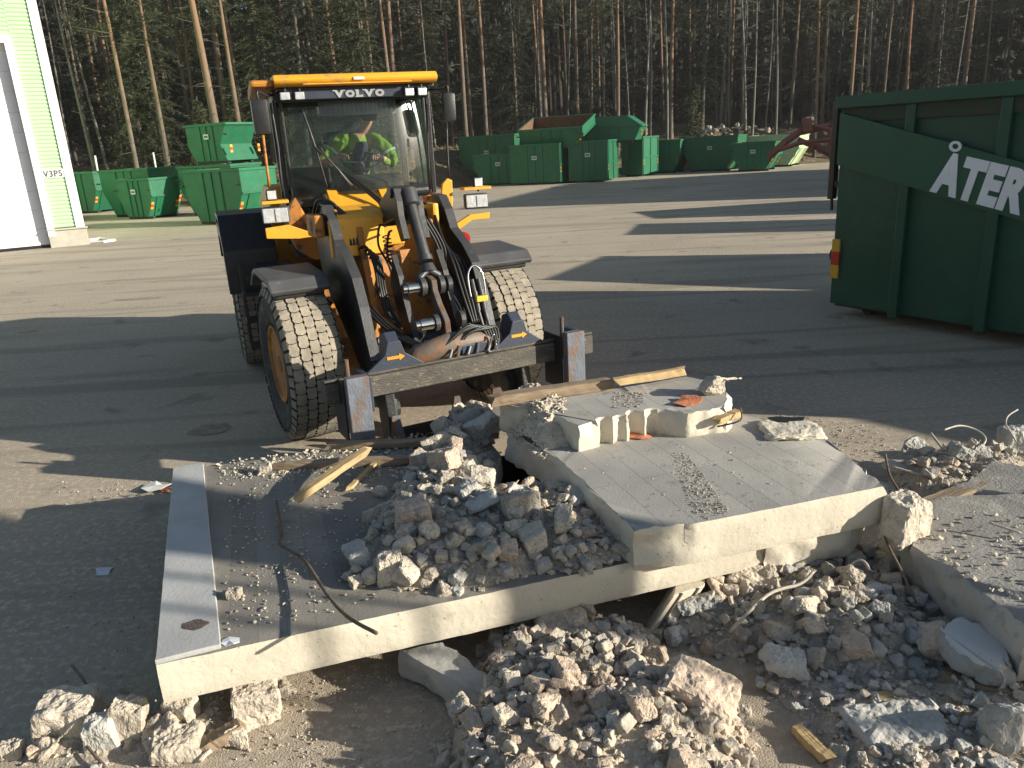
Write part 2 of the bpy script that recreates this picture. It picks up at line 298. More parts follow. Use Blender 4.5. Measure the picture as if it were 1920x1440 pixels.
# ------------------------------------------------------------------ skips and containers
def skip_mesh(L, W, H, kind, matn='green_bin', inner='bin_rust', label=True, lid=False, h_base=.12):
    """root + parts; local x = long side, local -y = face towards the camera"""
    r = empty('waste_skip' if kind != 'box' else 'waste_container')
    if kind == 'skip': prof = [(-L/2,H),(-L/2,H*.56),(-L*.31,h_base),(L*.31,h_base),(L/2,H*.56),(L/2,H)]
    elif kind == 'wedge': prof = [(-L/2,H),(-L/2,H*.45),(-L*.36,h_base),(L*.42,h_base),(L*.30,H*.48),(L/2,H)]
    else: prof = [(-L/2,H),(-L/2,h_base),(L/2,h_base),(L/2,H)]
    if kind == 'roofed': prof = [(-L/2,H*.62),(-L*.40,h_base),(L*.40,h_base),(L/2,H*.62),(L*.28,H),(-L*.28,H)]
    closed = kind == 'roofed' or lid
    t = .04; bm = bmesh.new(); n = len(prof)
    A = [bm.verts.new((p[0],-W/2,p[1])) for p in prof]; Z = [bm.verts.new((p[0],W/2,p[1])) for p in prof]
    bm.faces.new(A); bm.faces.new(Z[::-1])
    for i in range(n):
        if i == n-1 and not closed: continue
        bm.faces.new((A[i],Z[i],Z[(i+1)%n],A[(i+1)%n]))
    bmesh.ops.recalc_face_normals(bm, faces=bm.faces[:])
    if not closed:
        cin = Vector((0,0,H*.6)); inn = {}
        for v in bm.verts[:]:
            sx = (L/2-t*1.5)/(L/2); inn[v] = bm.verts.new((v.co.x*sx, v.co.y*(W/2-t)/(W/2), v.co.z if v.co.z > H-.01 else v.co.z+t))
        for f in bm.faces[:]:
            g = bm.faces.new([inn[v] for v in f.verts][::-1]); g.material_index = 1
        for a, b2 in ((A[0],A[-1]),(A[-1],Z[-1]),(Z[-1],Z[0]),(Z[0],A[0])):
            bm.faces.new((a,b2,inn[b2],inn[a])).material_index = 0
    finish('body', bm, [matn, inner], r)
    b = B()                                    # rim and stiffening ribs
    rt = .05; zt = H if kind != 'roofed' else H*.62
    for (x0,x1,y0,y1) in ((-L/2-rt,L/2+rt,-W/2-rt,-W/2+.0),(-L/2-rt,L/2+rt,W/2,W/2+rt),(-L/2-rt,-L/2,-W/2,W/2),(L/2,L/2+rt,-W/2,W/2)): b.box(x0,x1,y0,y1,zt-.09,zt+.012,.008)
    b.obj('rim', matn, r)
    b = B(); 
    for k in range(1,4):
        x = -L*.31+L*.62*k/4; b = B(); b.box(x-.04,x+.04,-W/2-.045,-W/2+.002,h_base+.02,zt-.1,.006); b.obj('rib', matn, r)
    zm = H*.56; b = B()
    if kind == 'skip':
        b.box(L/2-.002,L/2+.04,-W/2,W/2,zm-.03,zm+.05,.006)
        for s in (-1,1): b.hexa([(L*.31+.002,s*W*.3-.03,h_base),(L*.31+.045,s*W*.3-.03,h_base),(L*.31+.045,s*W*.3+.03,h_base),(L*.31+.002,s*W*.3+.03,h_base),(L/2+.0,s*W*.3-.03,zm),(L/2+.045,s*W*.3-.03,zm),(L/2+.045,s*W*.3+.03,zm),(L/2+.0,s*W*.3+.03,zm)])
    if kind == 'box':
        for s in (-1,0,1): b.box(L/2-.002,L/2+.045,s*W*.46-.035,s*W*.46+.035,h_base,H-.1,.006)
        b.box(L/2-.001,L/2+.04,-W/2,W/2,H*.47,H*.47+.07,.006)
    if kind in ('skip','box'): b.obj('end_frame', matn, r)
    b = B(); b.box(-L*.36,L*.36,-W*.42,-W*.32,0,h_base); b.obj('skid','black_paint',r); b = B(); b.box(-L*.36,L*.36,W*.32,W*.42,0,h_base); b.obj('skid','black_paint',r)
    if label:
        b = B(); b.box(-.16,.16,-W/2-.052,-W/2-.046,H*.62,H*.62+.22); lb = b.obj('label_plate','sticker_white',r)
        b = B(); b.box(-.11,.11,-W/2-.055,-W/2-.053,H*.62+.07,H*.62+.15); b.obj('label_print','fender_grey',lb)
    for s in (-1,1):
        for fx in ((L/2,) if kind != 'box' else (L/2,)):
            xx = fx-.02
            if kind == 'skip': M = Matrix.Translation((L*.405+.03, s*(W/2-.10), H*.33)) @ Matrix.Rotation(math.atan2(L*.19,H*.56-h_base),4,'Y')
            else: M = Matrix.Translation((L/2+.012, s*(W/2-.10), H*.36))
            b = B(M); b.box(-.01,.02,-.07,.07,-.17,.17); rf = b.obj('reflector','reflector_yellow',r)
            b = B(M); b.box(-.011,.023,-.071,.071,-.06,.06); b.obj('reflector_bar','reflector_red',rf)
    if kind != 'box' and kind != 'roofed':
        for s in (-1,1):
            for q in (-.3,.3): b = B(); b.tube([(s*L*.47,q*W*1.9,H*.72),(s*(L*.5+.12),q*W*1.9,H*.72)],.035,8); b.obj('lifting_lug','black_paint',r)
    return r
PROTO = {}
def place_skip(px, py, key, yaw, label, group=None, z=0, L=3.4, W=1.7, H=1.6, kind='skip', Yd=None, Yg=None, top=None, **kw):
    if 'plate' in kw: kw['label'] = kw.pop('plate')
    p = G(px,py,z) if Yd is None else D(px,py,Yd)
    if Yg is not None: q = ray(px,py if py else 330); p = Vector((q.x/q.y*Yg, Yg, 0))
    if top is not None: H = round(D(px,top,p.y).z-p.z,2)
    k = (L,W,H,kind,tuple(sorted(kw.items())))
    if k in PROTO: o = copy_tree(PROTO[k])
    else: o = PROTO[k] = skip_mesh(L,W,H,kind,**kw)
    # px,py is the bottom corner between the camera-side face and the lit end
    xo = {'skip':L*.31,'wedge':L*.42,'roofed':L*.4}.get(kind, L/2); a = rad(yaw)
    ox, oy = xo, -W/2
    o.location = (p.x-(ox*math.cos(a)-oy*math.sin(a)), p.y-(ox*math.sin(a)+oy*math.cos(a)), p.z if Yd is not None else z); o.rotation_euler = (0,0,a)
    tag(o, label, 'skip' if kind != 'box' else 'container', group); return o
GS = 'green skips parked at the forest edge'
place_skip(280,411,'a',-28,'dark green skip with white label and diagonal shadow on its sunlit end',GS,L=2.3,W=1.6,top=334)
place_skip(443,421,'b',-26,'wide green skip behind the loader rear wheel, under the stacked skip',GS,L=3.0,W=2.0,top=316,plate=False)
place_skip(176,400,'c',-26,'green skip beside the white corner of the hall, with rusty patches on its end',GS,L=3.0,W=1.9,top=322,plate=False)
place_skip(268,372,'d',-26,'low green skip behind the skip with the white label',GS,L=3.4,W=2.0,top=316,plate=False,Yg=38.5)
place_skip(424,385,'e',-24,'green skip carrying another skip, left of the loader cab',GS,L=3.2,W=2.0,top=308,plate=False,Yg=36.5)
s = place_skip(428,306,'f',-28,'green wedge skip with open black mouth stacked on top of another skip',GS,L=2.6,W=1.9,H=1.75,kind='wedge',Yd=36.6,inner='black_paint')
place_skip(965,346,'g',-18,'dark green skip with a white label right behind the loader headlight',GS,L=3.3,W=2.2,top=287)
place_skip(900,338,'h',-20,'green container half hidden behind the right mirror rail of the loader',GS,L=3.6,W=2.2,top=277,kind='box')
place_skip(1051,345,'i',-24,'large green box container with reflectors, under the rusty open skip',GS,L=3.2,W=3.2,top=268,kind='box')
place_skip(1140,341,'j',-22,'dark green box container between the large box and the one with the lit door',GS,L=2.4,W=2.6,top=262,kind='box')
place_skip(1205,331,'k',-36,'tall green container with a sunlit door end and red and yellow reflectors',GS,L=1.5,W=2.3,top=256,kind='box',plate=False)
place_skip(1262,318,'l',-30,'small bright green skip right of the container with the lit door',GS,L=2.4,W=2.2,top=262,plate=False,Yg=53)
place_skip(1362,306,'m',-30,'green skip with white label and yellow reflector near the red steel frame',GS,L=3.6,W=2.4,top=254,Yg=52)
place_skip(1436,306,'n',-30,'low dark skip with white label in front of the pale one',GS,L=2.6,W=2.4,top=266,Yg=49)
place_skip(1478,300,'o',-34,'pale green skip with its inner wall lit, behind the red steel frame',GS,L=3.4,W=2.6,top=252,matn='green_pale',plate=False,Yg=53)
place_skip(945,286,'q',-24,'green skip with blue and green top behind the small labelled skip',GS,L=4,W=2.6,top=252,Yg=52)
s = place_skip(1072,268,'r',-24,'rusty open skip tilted towards us on top of the large box container',GS,L=4.0,W=2.6,H=1.3,kind='skip',Yd=47.5,plate=False); s.rotation_euler[0] = rad(16)
s = place_skip(1190,266,'s',-20,'upside down green skip with a yellow mark on top of the box containers',GS,L=3.9,W=2.2,H=1.55,kind='roofed',Yd=48.5,plate=False)
place_skip(1112,266,'t',-22,'pale closed container behind the upside down skip',GS,L=2.6,W=2.4,H=1.3,kind='roofed',Yd=51,matn='green_pale',plate=False)
# ------------------------------------------------------------------ big roll-off container on the right
def big_container():
    a = G(1560,592); b2 = G(1862,645); d = (b2-a).normalized(); Ln = 6.2; Ht = 2.82; W = 2.45
    ang = math.atan2(d.y, d.x); o = a - d*.06
    r = empty('rolloff_container', o, ang); tag(r, 'huge dark green roll-off container with large white lettering at the right edge', 'container')
    # local x runs towards the camera along the side, local y = 0 is the side face, +y goes inside
    zb = .17
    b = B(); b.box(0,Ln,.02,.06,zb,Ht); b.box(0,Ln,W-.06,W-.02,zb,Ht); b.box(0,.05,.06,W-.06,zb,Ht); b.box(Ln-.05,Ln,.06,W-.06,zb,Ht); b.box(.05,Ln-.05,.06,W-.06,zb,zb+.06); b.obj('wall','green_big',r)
    b = B(); b.box(-.04,Ln+.04,-.10,.02,Ht-.13,Ht+.02,.012); b.box(-.04,Ln+.04,W-.02,W+.1,Ht-.13,Ht+.02,.012); b.box(-.04,.05,.02,W-.02,Ht-.13,Ht+.02,.012); b.box(Ln-.05,Ln+.04,.02,W-.02,Ht-.13,Ht+.02,.012); b.obj('top_rail','green_big',r)
    b = B(); b.box(0,Ln,-.035,.02,Ht-.30,Ht-.132,.006); b.obj('rusty_band','bin_rust_green',r)
    for k, x in enumerate((.95,2.02,3.1,4.2,5.3)):
        b = B(); b.box(x-.06,x+.06,-.06,.02,.12,Ht-.132,.012); b.obj('rib','green_big',r)
    # diagonal stripe: a welded band running down to the right
    nrm = Vector((d.y,-d.x,0)); nrm = nrm if nrm.y < 0 else -nrm
    def S(px, py):                              # photo pixel -> (along, height) on the side face
        q = ray(px,py); c = Vector((0,0,CAM_H)); t = (o-c).dot(nrm)/q.dot(nrm); p = c+q*t; return ((p-o).dot(d), p.z)
    b = B(); P4 = [S(1557,213), S(1900,303), S(1900,410), S(1557,308)]; k = 2.2
    P4[1] = (P4[0][0]+(P4[1][0]-P4[0][0])*k, P4[0][1]+(P4[1][1]-P4[0][1])*k); P4[2] = (P4[3][0]+(P4[2][0]-P4[3][0])*k, P4[3][1]+(P4[2][1]-P4[3][1])*k)
    P4[0] = (.02,P4[0][1]); P4[3] = (.02,P4[3][1])
    b.prism(P4,-.078,-.063,'y')
    b.prism([(.02,P4[3][1]),(.07,P4[3][1]),(.07,P4[0][1]),(.02,P4[0][1])],-.063,.02,'y')
    b.obj('diagonal_band','green_band',r)
    b = B(); b.box(.0,Ln,.12,.26,.12,.30,.01); b.box(.0,Ln,W-.26,W-.12,.12,.30,.01)
    for x in (.3,1.5,2.7,3.9,5.1): b.box(x-.05,x+.05,.26,W-.26,.16,.30)
    b.obj('underframe','black_paint',r)
    for x in (.35,Ln-.4):
        for y in (.19,W-.19): b = B(Matrix.Translation((x,y+.25*(1 if y < 1 else -1),.08))); b.lathe([(-.09,.08),(.09,.08)],18,'y'); b.obj('roller','black_paint',r)
    M = Matrix.Translation((.015,0,0))
    b = B(); b.box(-.012,.10,-.008,.02,.52,1.04); rf = b.obj('reflector','reflector_yellow',r)
    b = B(); b.box(-.014,.102,-.011,.022,.70,.88); b.obj('reflector_bar','reflector_red',rf)
    # lettering
    lt = B(Matrix.Translation((0,0,0)))
    t = text_bm('ATERV', .58, .034, .005, .66)
    ms = [v.co.x for v in t.verts]; x0 = min(ms)
    L0 = S(1752,352); L1 = S(1850,378); L2 = S(1764,290); la = math.atan2(L1[1]-L0[1], L1[0]-L0[0])
    Mt = Matrix.Translation((L0[0],-.084,L0[1])) @ Matrix.Rotation(rad(90),4,'X') @ Matrix.Rotation(la,4,'Z') @ Matrix.Translation((-x0,0,0))
    print('letters', L0, L1, L2)
    lt.M = Mt; lt.add(t); ro, ri = .062, .032; cx_, cy_ = x0+.128, .505; v1 = []; v2 = []      # the A with its ring above: one word
    for k in range(25):
        a_ = 2*math.pi*k/24; v1.append((cx_+ro*1.15*math.cos(a_), cy_+ro*.95*math.sin(a_))); v2.append((cx_+ri*1.15*math.cos(a_), cy_+ri*.9*math.sin(a_)))
    for k in range(24): lt.hexa([(*v1[k],-.006),(*v1[k+1],-.006),(*v2[k+1],-.006),(*v2[k],-.006),(*v1[k],.006),(*v1[k+1],.006),(*v2[k+1],.006),(*v2[k],.006)])
    lt.obj('lettering','letter_white',r)
    # end post and hanging lock arm beyond the far end
    b = B(); b.box(-.22,-.14,.1,.2,1.55,Ht-.02,.01); b.box(-.22,-.02,.12,.18,Ht-.10,Ht-.02,.01); b.box(-.20,-.02,.12,.18,1.7,1.78,.01); b.tube([(-.18,.15,1.56),(-.17,.15,1.40)],.02,8); b.obj('door_post','black_paint',r)
    b = B(Matrix.Translation((-.10,.3,.78))); b.lathe([(-.05,.13),(.05,.13)],16,'y'); b.box(-.08,.10,-.03,.03,-.2,.16,.01); b.obj('latch','black_paint',r)
    # load inside, just under the rail
    return r, o, ang
mat('bin_rust_green', (.05,.04,.025), (.022,.045,.027), 3, .8, .3, spot=(.01,.06,.03), spot_amt=.42); mat('green_band', (.007,.088,.048), (.006,.072,.04), 2, .5, .1, 20)
BIG, _o, _a = big_container()
def shade_container(x, y, ang, label, L=6.2, W=2.45, H=2.82):        # unseen containers added to throw shadows over the yard
    r = empty('rolloff_container', (x,y,0), ang); tag(r, label, 'container', 'unseen containers added for their shadows')
    b = B(); 
    for s in ((0,L,0,.05),(0,L,W-.05,W),(0,.05,.05,W-.05),(L-.05,L,.05,W-.05)): b.box(*s,.25,H)
    b.box(.05,L-.05,.05,W-.05,.25,.3); b.obj('wall','green_big',r)
    b = B()
    for k in range(6): x0 = .3+k*1.1; b.box(x0,x0+.12,-.09,0,.2,H-.12,.01); b.box(x0,x0+.12,W,W+.09,.2,H-.12,.01)
    b.box(-.05,L+.05,-.1,.0,H-.12,H+.02,.01); b.box(-.05,L+.05,W,W+.1,H-.12,H+.02,.01); b.obj('rib','green_big',r)
    b = B(); b.box(0,L,.15,.3,0,.25); b.box(0,L,W-.3,W-.15,0,.25); b.obj('skid','black_paint',r)
    return r
# ------------------------------------------------------------------ tree kinds
def trunk_bm(h, r, seed, n=8, r_top=.04, bend=.25):
    rnd = random.Random(seed); b = B(); pts = []; rs = []
    ph = rnd.uniform(0,6.28); N = 12
    for i in range(N+1):
        t = i/N; z = h*t; pts.append((bend*math.sin(t*2.4+ph)*t, bend*math.cos(t*1.9+ph)*t, z)); rs.append((r*(1-t)+r_top*t)*(1.25 if i == 0 else 1))
    b.tube(pts, rs, n); return b, pts
def at_trunk(pts, z, h):
    t = max(0,min(.9999,z/h))*(len(pts)-1); i = int(t); f = t-i; a = Vector(pts[i]); c = Vector(pts[i+1]); return a*(1-f)+c*f
def sprig(b, p, d, ln, wd, rnd):                 # a small spray of needles: a folded pair of triangles
    side = d.cross(Vector((rnd.uniform(-1,1),rnd.uniform(-1,1),rnd.uniform(-1,1)))).normalized()*wd
    q = p + d*ln; m = p + d*ln*.45; v = [b._v(p), b._v(m+side), b._v(q), b._v(m-side)]
    b.bm.faces.new(v)
def dead_twigs(b, pts, h, z0, z1, n, rnd, ln=1.1):
    for i in range(n):
        z = rnd.uniform(z0,z1); p = at_trunk(pts,z,h); a = rnd.uniform(0,6.28); L = rnd.uniform(.3,1)*ln
        d = Vector((math.cos(a),math.sin(a),rnd.uniform(-.35,.25))); q = p+d*L*.6; e = q+(d+Vector((rnd.uniform(-.4,.4),rnd.uniform(-.4,.4),rnd.uniform(-.3,.3))))*L*.5
        b.tube([p,q,e],[.016,.011,.005],3,cap=False)
        if rnd.random() < .6: b.tube([q,q+Vector((rnd.uniform(-.4,.4),rnd.uniform(-.4,.4),rnd.uniform(-.1,.3)))*L*.7],[.008,.004],3,cap=False)
def make_pine(seed, h=19, r=.2, crown0=9.5, bark='pine_bark'):
    rnd = random.Random(seed); root = empty('pine_tree'); b, pts = trunk_bm(h,r,seed); smooth_angle(b.obj('trunk',bark,root),80)
    t = B(); dead_twigs(t,pts,h,2.0,crown0+1,26,rnd,1.3); t.obj('dead_branch','twig',root)['kind'] = 'stuff'
    c = B()
    for k in range(34):
        z = rnd.uniform(crown0,h); a = rnd.uniform(0,6.28); L = (1-(z-crown0)/(h-crown0))*1.9+.6; p = at_trunk(pts,z,h); d = Vector((math.cos(a),math.sin(a),rnd.uniform(-.1,.4))); q = p+d*L*rnd.uniform(.6,1)
        c.tube([p,q],[.035,.012],3,cap=False)
        for j in range(rnd.randint(4,7)):
            cc = p.lerp(q,rnd.uniform(.45,1.1))+Vector((rnd.gauss(0,.25),rnd.gauss(0,.25),rnd.gauss(0,.15)))
            for i in range(20):
                dd = Vector((rnd.gauss(0,1),rnd.gauss(0,1),rnd.gauss(.3,.8))).normalized(); sprig(c,cc+dd*rnd.uniform(0,.15),dd,rnd.uniform(.2,.42),rnd.uniform(.012,.032),rnd)
    c.obj('crown','needle',root); return root
def make_spruce(seed, h=15, r=.16, low=.6, width=2.2, matn='needle', dens=1.0):
    rnd = random.Random(seed); root = empty('spruce_tree'); root_b, pts = trunk_bm(h,r,seed,7,.03,.12); smooth_angle(root_b.obj('trunk','twig',root),80)
    c = B(); z = low
    while z < h-.2:
        f = (z-low)/(h-low); R = width*(1-f)**.8+.12; nb = max(4,int(7*dens))
        for k in range(nb):
            a = rnd.uniform(0,6.28); L = R*rnd.uniform(.55,1.1); p = at_trunk(pts,z+rnd.uniform(-.15,.15),h); dr = Vector((math.cos(a),math.sin(a),0))
            droop = rnd.uniform(.15,.5); N = max(4,int(L*7)); 
            e = p+dr*L+Vector((0,0,-droop*L)); c.tube([p,p.lerp(e,.5)+Vector((0,0,.06*L)),e],[.018,.012,.004],3,cap=False)
            for i in range(N):
                t = (i+.6)/N; s = p+dr*L*t+Vector((0,0,-droop*L*t*t+.06*L*math.sin(t*3.1)))
                for q in range(7):
                    sd2 = Vector((-dr.y,dr.x,0))*rnd.choice((-1,1))
                    dd = (dr*rnd.uniform(.2,.9)+sd2*rnd.uniform(.3,1)+Vector((0,0,rnd.uniform(-.9,.1)))).normalized()
                    sprig(c,s,dd,rnd.uniform(.16,.40)*(1-.3*t),rnd.uniform(.012,.028),rnd)
        z += rnd.uniform(.22,.36)/dens**.5
    c.obj('crown',matn,root); return root
def make_birch(seed, h=15, r=.10):
    rnd = random.Random(seed); root = empty('birch_tree'); b, pts = trunk_bm(h,r,seed,7,.02,.5); smooth_angle(b.obj('trunk','birch',root),80)
    t = B(); dead_twigs(t,pts,h,3.5,h,50,rnd,1.7); t.obj('bare_branch','twig',root)['kind'] = 'stuff'; return root
PINES = [make_pine(s, 18+s%3, .15+.025*(s%4), 8.5+s%4) for s in (1,2,3,4)]
SPR = [make_spruce(11,14,.16,.5,2.3), make_spruce(12,17,.2,1.2,2.6,dens=.8), make_spruce(13,5.5,.07,.2,1.3,dens=1.3), make_spruce(14,16,.18,2.5,2.2,'needle_dark',dens=.7), make_spruce(15,2.4,.04,.1,.7,dens=1.4)]
BIR = [make_birch(21), make_birch(22,13,.08), make_birch(23,16,.12)]
_used = set()
def tree(kind, x, y, s=1, rz=0, label=None, group=None, lean=(0,0)):
    src = kind
    if id(src) in _used: o = copy_tree(src)
    else: _used.add(id(src)); o = src
    o.location = (x,y,max(-.05,terrain_h(x,y)-.08)); o.rotation_euler = (lean[0],lean[1],rz); o.scale = (s,)*3
    tag(o, label, {'pine':'pine tree','spru':'spruce tree','birc':'birch tree'}[o.name[:4]], group); return o
GF = {'pine':'pine trees of the forest','spru':'spruce trees of the forest','birc':'bare birches of the forest'}
# trees one can point to: (pixel column, pixel row of a point low on the trunk, distance, kind, scale, lean, label)
HERO = [
 (245,255,46,PINES[3],1.0,-.012,'tall pine with sunlit orange trunk leaning left, nearest the white corner of the hall'),
 (313,290,47,PINES[0],.85,-.01,'slim straight pine with pale orange trunk between the hall and the stacked skip'),
 (405,225,45,PINES[2],1.15,-.03,'thick reddish pine trunk right above the stacked wedge skip'),
 (448,220,47,PINES[1],.85,-.02,'pine with sunlit orange trunk just left of the loader cab mirror'),
 (172,290,50,BIR[2],1.0,-.02,'grey birch trunk close beside the white corner trim'),
 (196,290,52,BIR[0],1.0,.03,'pale mottled birch left of the leaning orange pine'),
 (128,285,54,BIR[1],1.1,0,'thin grey birch touching the edge of the hall'),
 (873,245,56,PINES[0],1.0,0,'straight grey brown pine trunk just right of the loader mirror'),
 (1251,235,60,BIR[0],1.05,0,'thin birch trunk standing right behind the tall container with the lit door'),
 (1456,215,61,BIR[2],.9,.01,'pale birch trunk behind the rubble heap, left of the big container'),
 (1546,150,61,PINES[1],.8,0,'slim pine standing above the corner of the big container'),
 (1632,150,60,BIR[2],1.15,.02,'thick pale trunk above the rusty rail of the big container'),
 (1706,150,59,PINES[2],.75,.03,'orange lit slim pine above the big container lettering'),
 (1180,200,62,BIR[1],1,0,'thin grey trunk above the upside down skip'),
 (1368,215,63,BIR[1],1,0,'thin grey trunk above the labelled skip by the red frame'),
 (300,240,50,SPR[1],1.0,0,'dense spruce with foliage down to the ground between the two orange pines'),
 (262,250,50,SPR[0],1.0,0,'dark spruce hugging the leaning orange pine'),
 (375,235,47,SPR[2],1.0,0,'small bright green spruce left of the stacked wedge skip'),
 (672,200,52,SPR[0],1.15,0,'sunlit olive spruce right above the loader roof'),
 (500,190,51,SPR[1],1.0,0,'spruce behind the left end of the loader roof'),
 (590,180,54,SPR[1],1.05,0,'spruce behind the middle of the loader roof'),
 (1300,200,58,SPR[2],.95,0,'young spruce behind the heap of roots and rubble'),
 (445,240,50,SPR[2],1.1,0,'young spruce partly behind the left mirror of the loader'),
 (1345,235,55,SPR[4],.9,0,'tiny spruce on the bank above the skips'),
]
for px,py,Y,k,s,ln,lb in HERO:
    p = D(px,py,Y); tree(k,p.x,Y,s,random.Random(px).uniform(0,6.28),lb,lean=(0,ln))
rndT = random.Random(77); cnt = {'pine':0,'spru':0,'birc':0}; placed = [D(h[0],h[1],h[2]) for h in HERO]
tries = 0; made = 0
while made < 215 and tries < 6000:
    tries += 1
    y = 46+40*rndT.random()**1.35; x = rndT.uniform(-.70,.74)*y
    edge = 50 if x < -5 else 57
    if y < edge+rndT.uniform(-2,2): continue
    if any((q.x-x)**2+(q.y-y)**2 < 2.2 for q in placed): continue
    placed.append(Vector((x,y,0))); u = rndT.random(); left = x < 2
    if left: k = rndT.choice(PINES) if u < .42 else (rndT.choice([SPR[0],SPR[1],SPR[3]]) if u < .82 else rndT.choice(BIR))
    else: k = rndT.choice(PINES) if u < .40 else (SPR[3] if u < .62 else (rndT.choice([SPR[2],SPR[4]]) if u < .66 else rndT.choice(BIR)))
    nm = k.name[:4]
    lb = {'pine':'straight pine trunk in the dim forest behind the skips','spru':'dark spruce in the dim forest behind the skips','birc':'thin pale birch trunk in the dim forest behind the skips'}[nm]
    tree(k,x,y,rndT.uniform(.8,1.15),rndT.uniform(0,6.28),lb,GF[nm],(rndT.gauss(0,.012),rndT.gauss(0,.02))); made += 1
def deep_forest():                                  # the far wood that reads as one mass
    rnd = random.Random(5); b = B()
    for i in range(420):
        y = rnd.uniform(84,125); x = rnd.uniform(-.85,.85)*y; z = terrain_h(x,y); b.tube([(x,y,z-.3),(x+rnd.gauss(0,.4),y,z+24)],[.17,.08],5,0,cap=False)
    for i in range(26000):
        y = rnd.uniform(84,128); x = rnd.uniform(-.88,.88)*y; z = terrain_h(x,y)+24*rnd.random()**.8
        dd = Vector((rnd.gauss(0,1),rnd.gauss(0,1),rnd.gauss(-.3,.6))).normalized(); s = rnd.uniform(.8,2.0)
        side = dd.cross(Vector((rnd.gauss(0,1),rnd.gauss(0,1),rnd.gauss(0,1)))).normalized()*s*.35; p = Vector((x,y,z))
        b.bm.faces.new([b._v(p),b._v(p+dd*s*.5+side),b._v(p+dd*s),b._v(p+dd*s*.5-side)]).material_index = 1
    tag(finish('deep_forest', b.bm, ['twig','needle_dark']), 'dense dark far forest seen between the nearer trunks', 'forest', kind='stuff')
    bm = bmesh.new(); n = 90; g = [[bm.verts.new((-190+380*i/n, 130+j*9, -2+ (10+22*math.sin(min(1,j/5)*1.57) if j else 6) + 3*noise.noise(Vector((i*.35,j*.8,0)))*(j>0)*2)) for i in range(n+1)] for j in range(10)]
    for j in range(9):
        for i in range(n): bm.faces.new((g[j][i],g[j][i+1],g[j+1][i+1],g[j+1][i]))
    v = [bm.verts.new((-190+380*i/n,130,-3)) for i in range(n+1)]
    for i in range(n): bm.faces.new((v[i],v[i+1],g[0][i+1],g[0][i]))
    tag(finish('hill', bm, 'needle_dark'), kind='structure')
deep_forest()
def undergrowth():
    rnd = random.Random(8); b = B()
    for i in range(5200):
        y = rnd.uniform(41,72); x = rnd.uniform(-.72,.72)*y; z = terrain_h(x,y)
        if z < .15: continue
        p = Vector((x,y,z)); 
        for k in range(3):
            dd = Vector((rnd.gauss(0,.5),rnd.gauss(0,.5),rnd.uniform(.3,1))).normalized(); sprig(b,p,dd,rnd.uniform(.15,.45),rnd.uniform(.02,.05),rnd)
    tag(b.obj('undergrowth','forest_brush'), 'dry brown brushwood covering the bank behind the skips', 'undergrowth', kind='stuff')
undergrowth()
# ------------------------------------------------------------------ wheel loader
def frame(ox, oy, deg): return Matrix.Translation((ox,oy,0)) @ Matrix.Rotation(rad(deg),4,'Z')
MF = frame(-1.05,7.28,27); MR = frame(-1.72,8.62,21); MC = frame(-1.52,8.71,18)        # front frame, rear frame, cab: local -y is forward
def on(M, axis, val):                      # photo pixel -> local coordinates on the local plane axis=val
    inv = M.inverted(); c = inv @ Vector((0,0,CAM_H)); R3 = inv.to_3x3()
    def f(px, py):
        d = R3 @ ray(px,py); t = (val-c[axis])/d[axis]; return c+d*t
    return f
LD = empty('wheel_loader', (-1.7,8.6,0)); tag(LD, 'yellow and black wheel loader with fork carriage, facing us behind the broken slabs', 'wheel loader')
def L(M): return Matrix.Translation((1.7,-8.6,0)) @ M       # into the loader's own space
def tyre_mesh():
    R, W = .70, .46; b = B()
    prof = [(-W*.36,.33),(-W*.47,.40),(-W*.53,.50),(-W*.53,.58),(-W*.46,.655),(-W*.34,.682),(0,.692),(W*.34,.682),(W*.46,.655),(W*.53,.58),(W*.53,.50),(W*.47,.40),(W*.36,.33)]
    b.lathe(prof,72,'x')
    rows = [-.172,-.086,0,.086,.172]; N = 40
    rnd = random.Random(2)
    for ri, x in enumerate(rows):
        rr = .692 - (abs(x)/.2)**3*.022; wd = .0455 if abs(x) < .15 else .049
        for k in range(N):
            t = 2*math.pi*(k+(.5 if ri%2 else 0))/N; dt = 2*math.pi/N
            shape = [(-wd*.97,-.22),(-wd*.72,-.50),(-wd*.1,-.44),(wd*.72,-.52),(wd*.97,-.24),(wd*.84,.02),(wd*1.0,.24),(wd*.72,.46),(wd*.1,.54),(-wd*.72,.48),(-wd*1.0,.24),(-wd*.84,-.02)]
            shape = [(sx*(1+rnd.uniform(-.04,.04)), sy+rnd.uniform(-.015,.015)) for sx,sy in shape]
            def pt(sx,sy,h,sh): 
                a = t+sy*dt*sh; xx = x+sx*sh; r2 = rr+h - max(0,abs(xx)-.17)**1.2*.35; return (xx, r2*math.cos(a), r2*math.sin(a))
            bot = [b._v(pt(sx,sy,-.008,.97)) for sx,sy in shape]; top = [b._v(pt(sx,sy,.022,.955)) for sx,sy in shape]
            f = b.bm.faces.new(top); f.material_index = 1; n = len(shape)
            for i in range(n): b.bm.faces.new((bot[i],bot[(i+1)%n],top[(i+1)%n],top[i])).material_index = 0
    # shoulder lugs
    for s in (-1,1):
        for k in range(N):
            a0 = 2*math.pi*(k+.12)/N; a1 = 2*math.pi*(k+.88)/N
            P = lambda x,r,a: b._v((s*x, r*math.cos(a), r*math.sin(a)))
            q = [P(.222,.694,a0),P(.222,.694,a1),P(.249,.63,a1),P(.249,.63,a0)]; r_ = [P(.19,.67,a0),P(.19,.67,a1),P(.225,.62,a1),P(.225,.62,a0)]
            b.bm.faces.new(q).material_index = 1
            for i in range(4): b.bm.faces.new((r_[i],r_[(i+1)%4],q[(i+1)%4],q[i])).material_index = 0
    return b
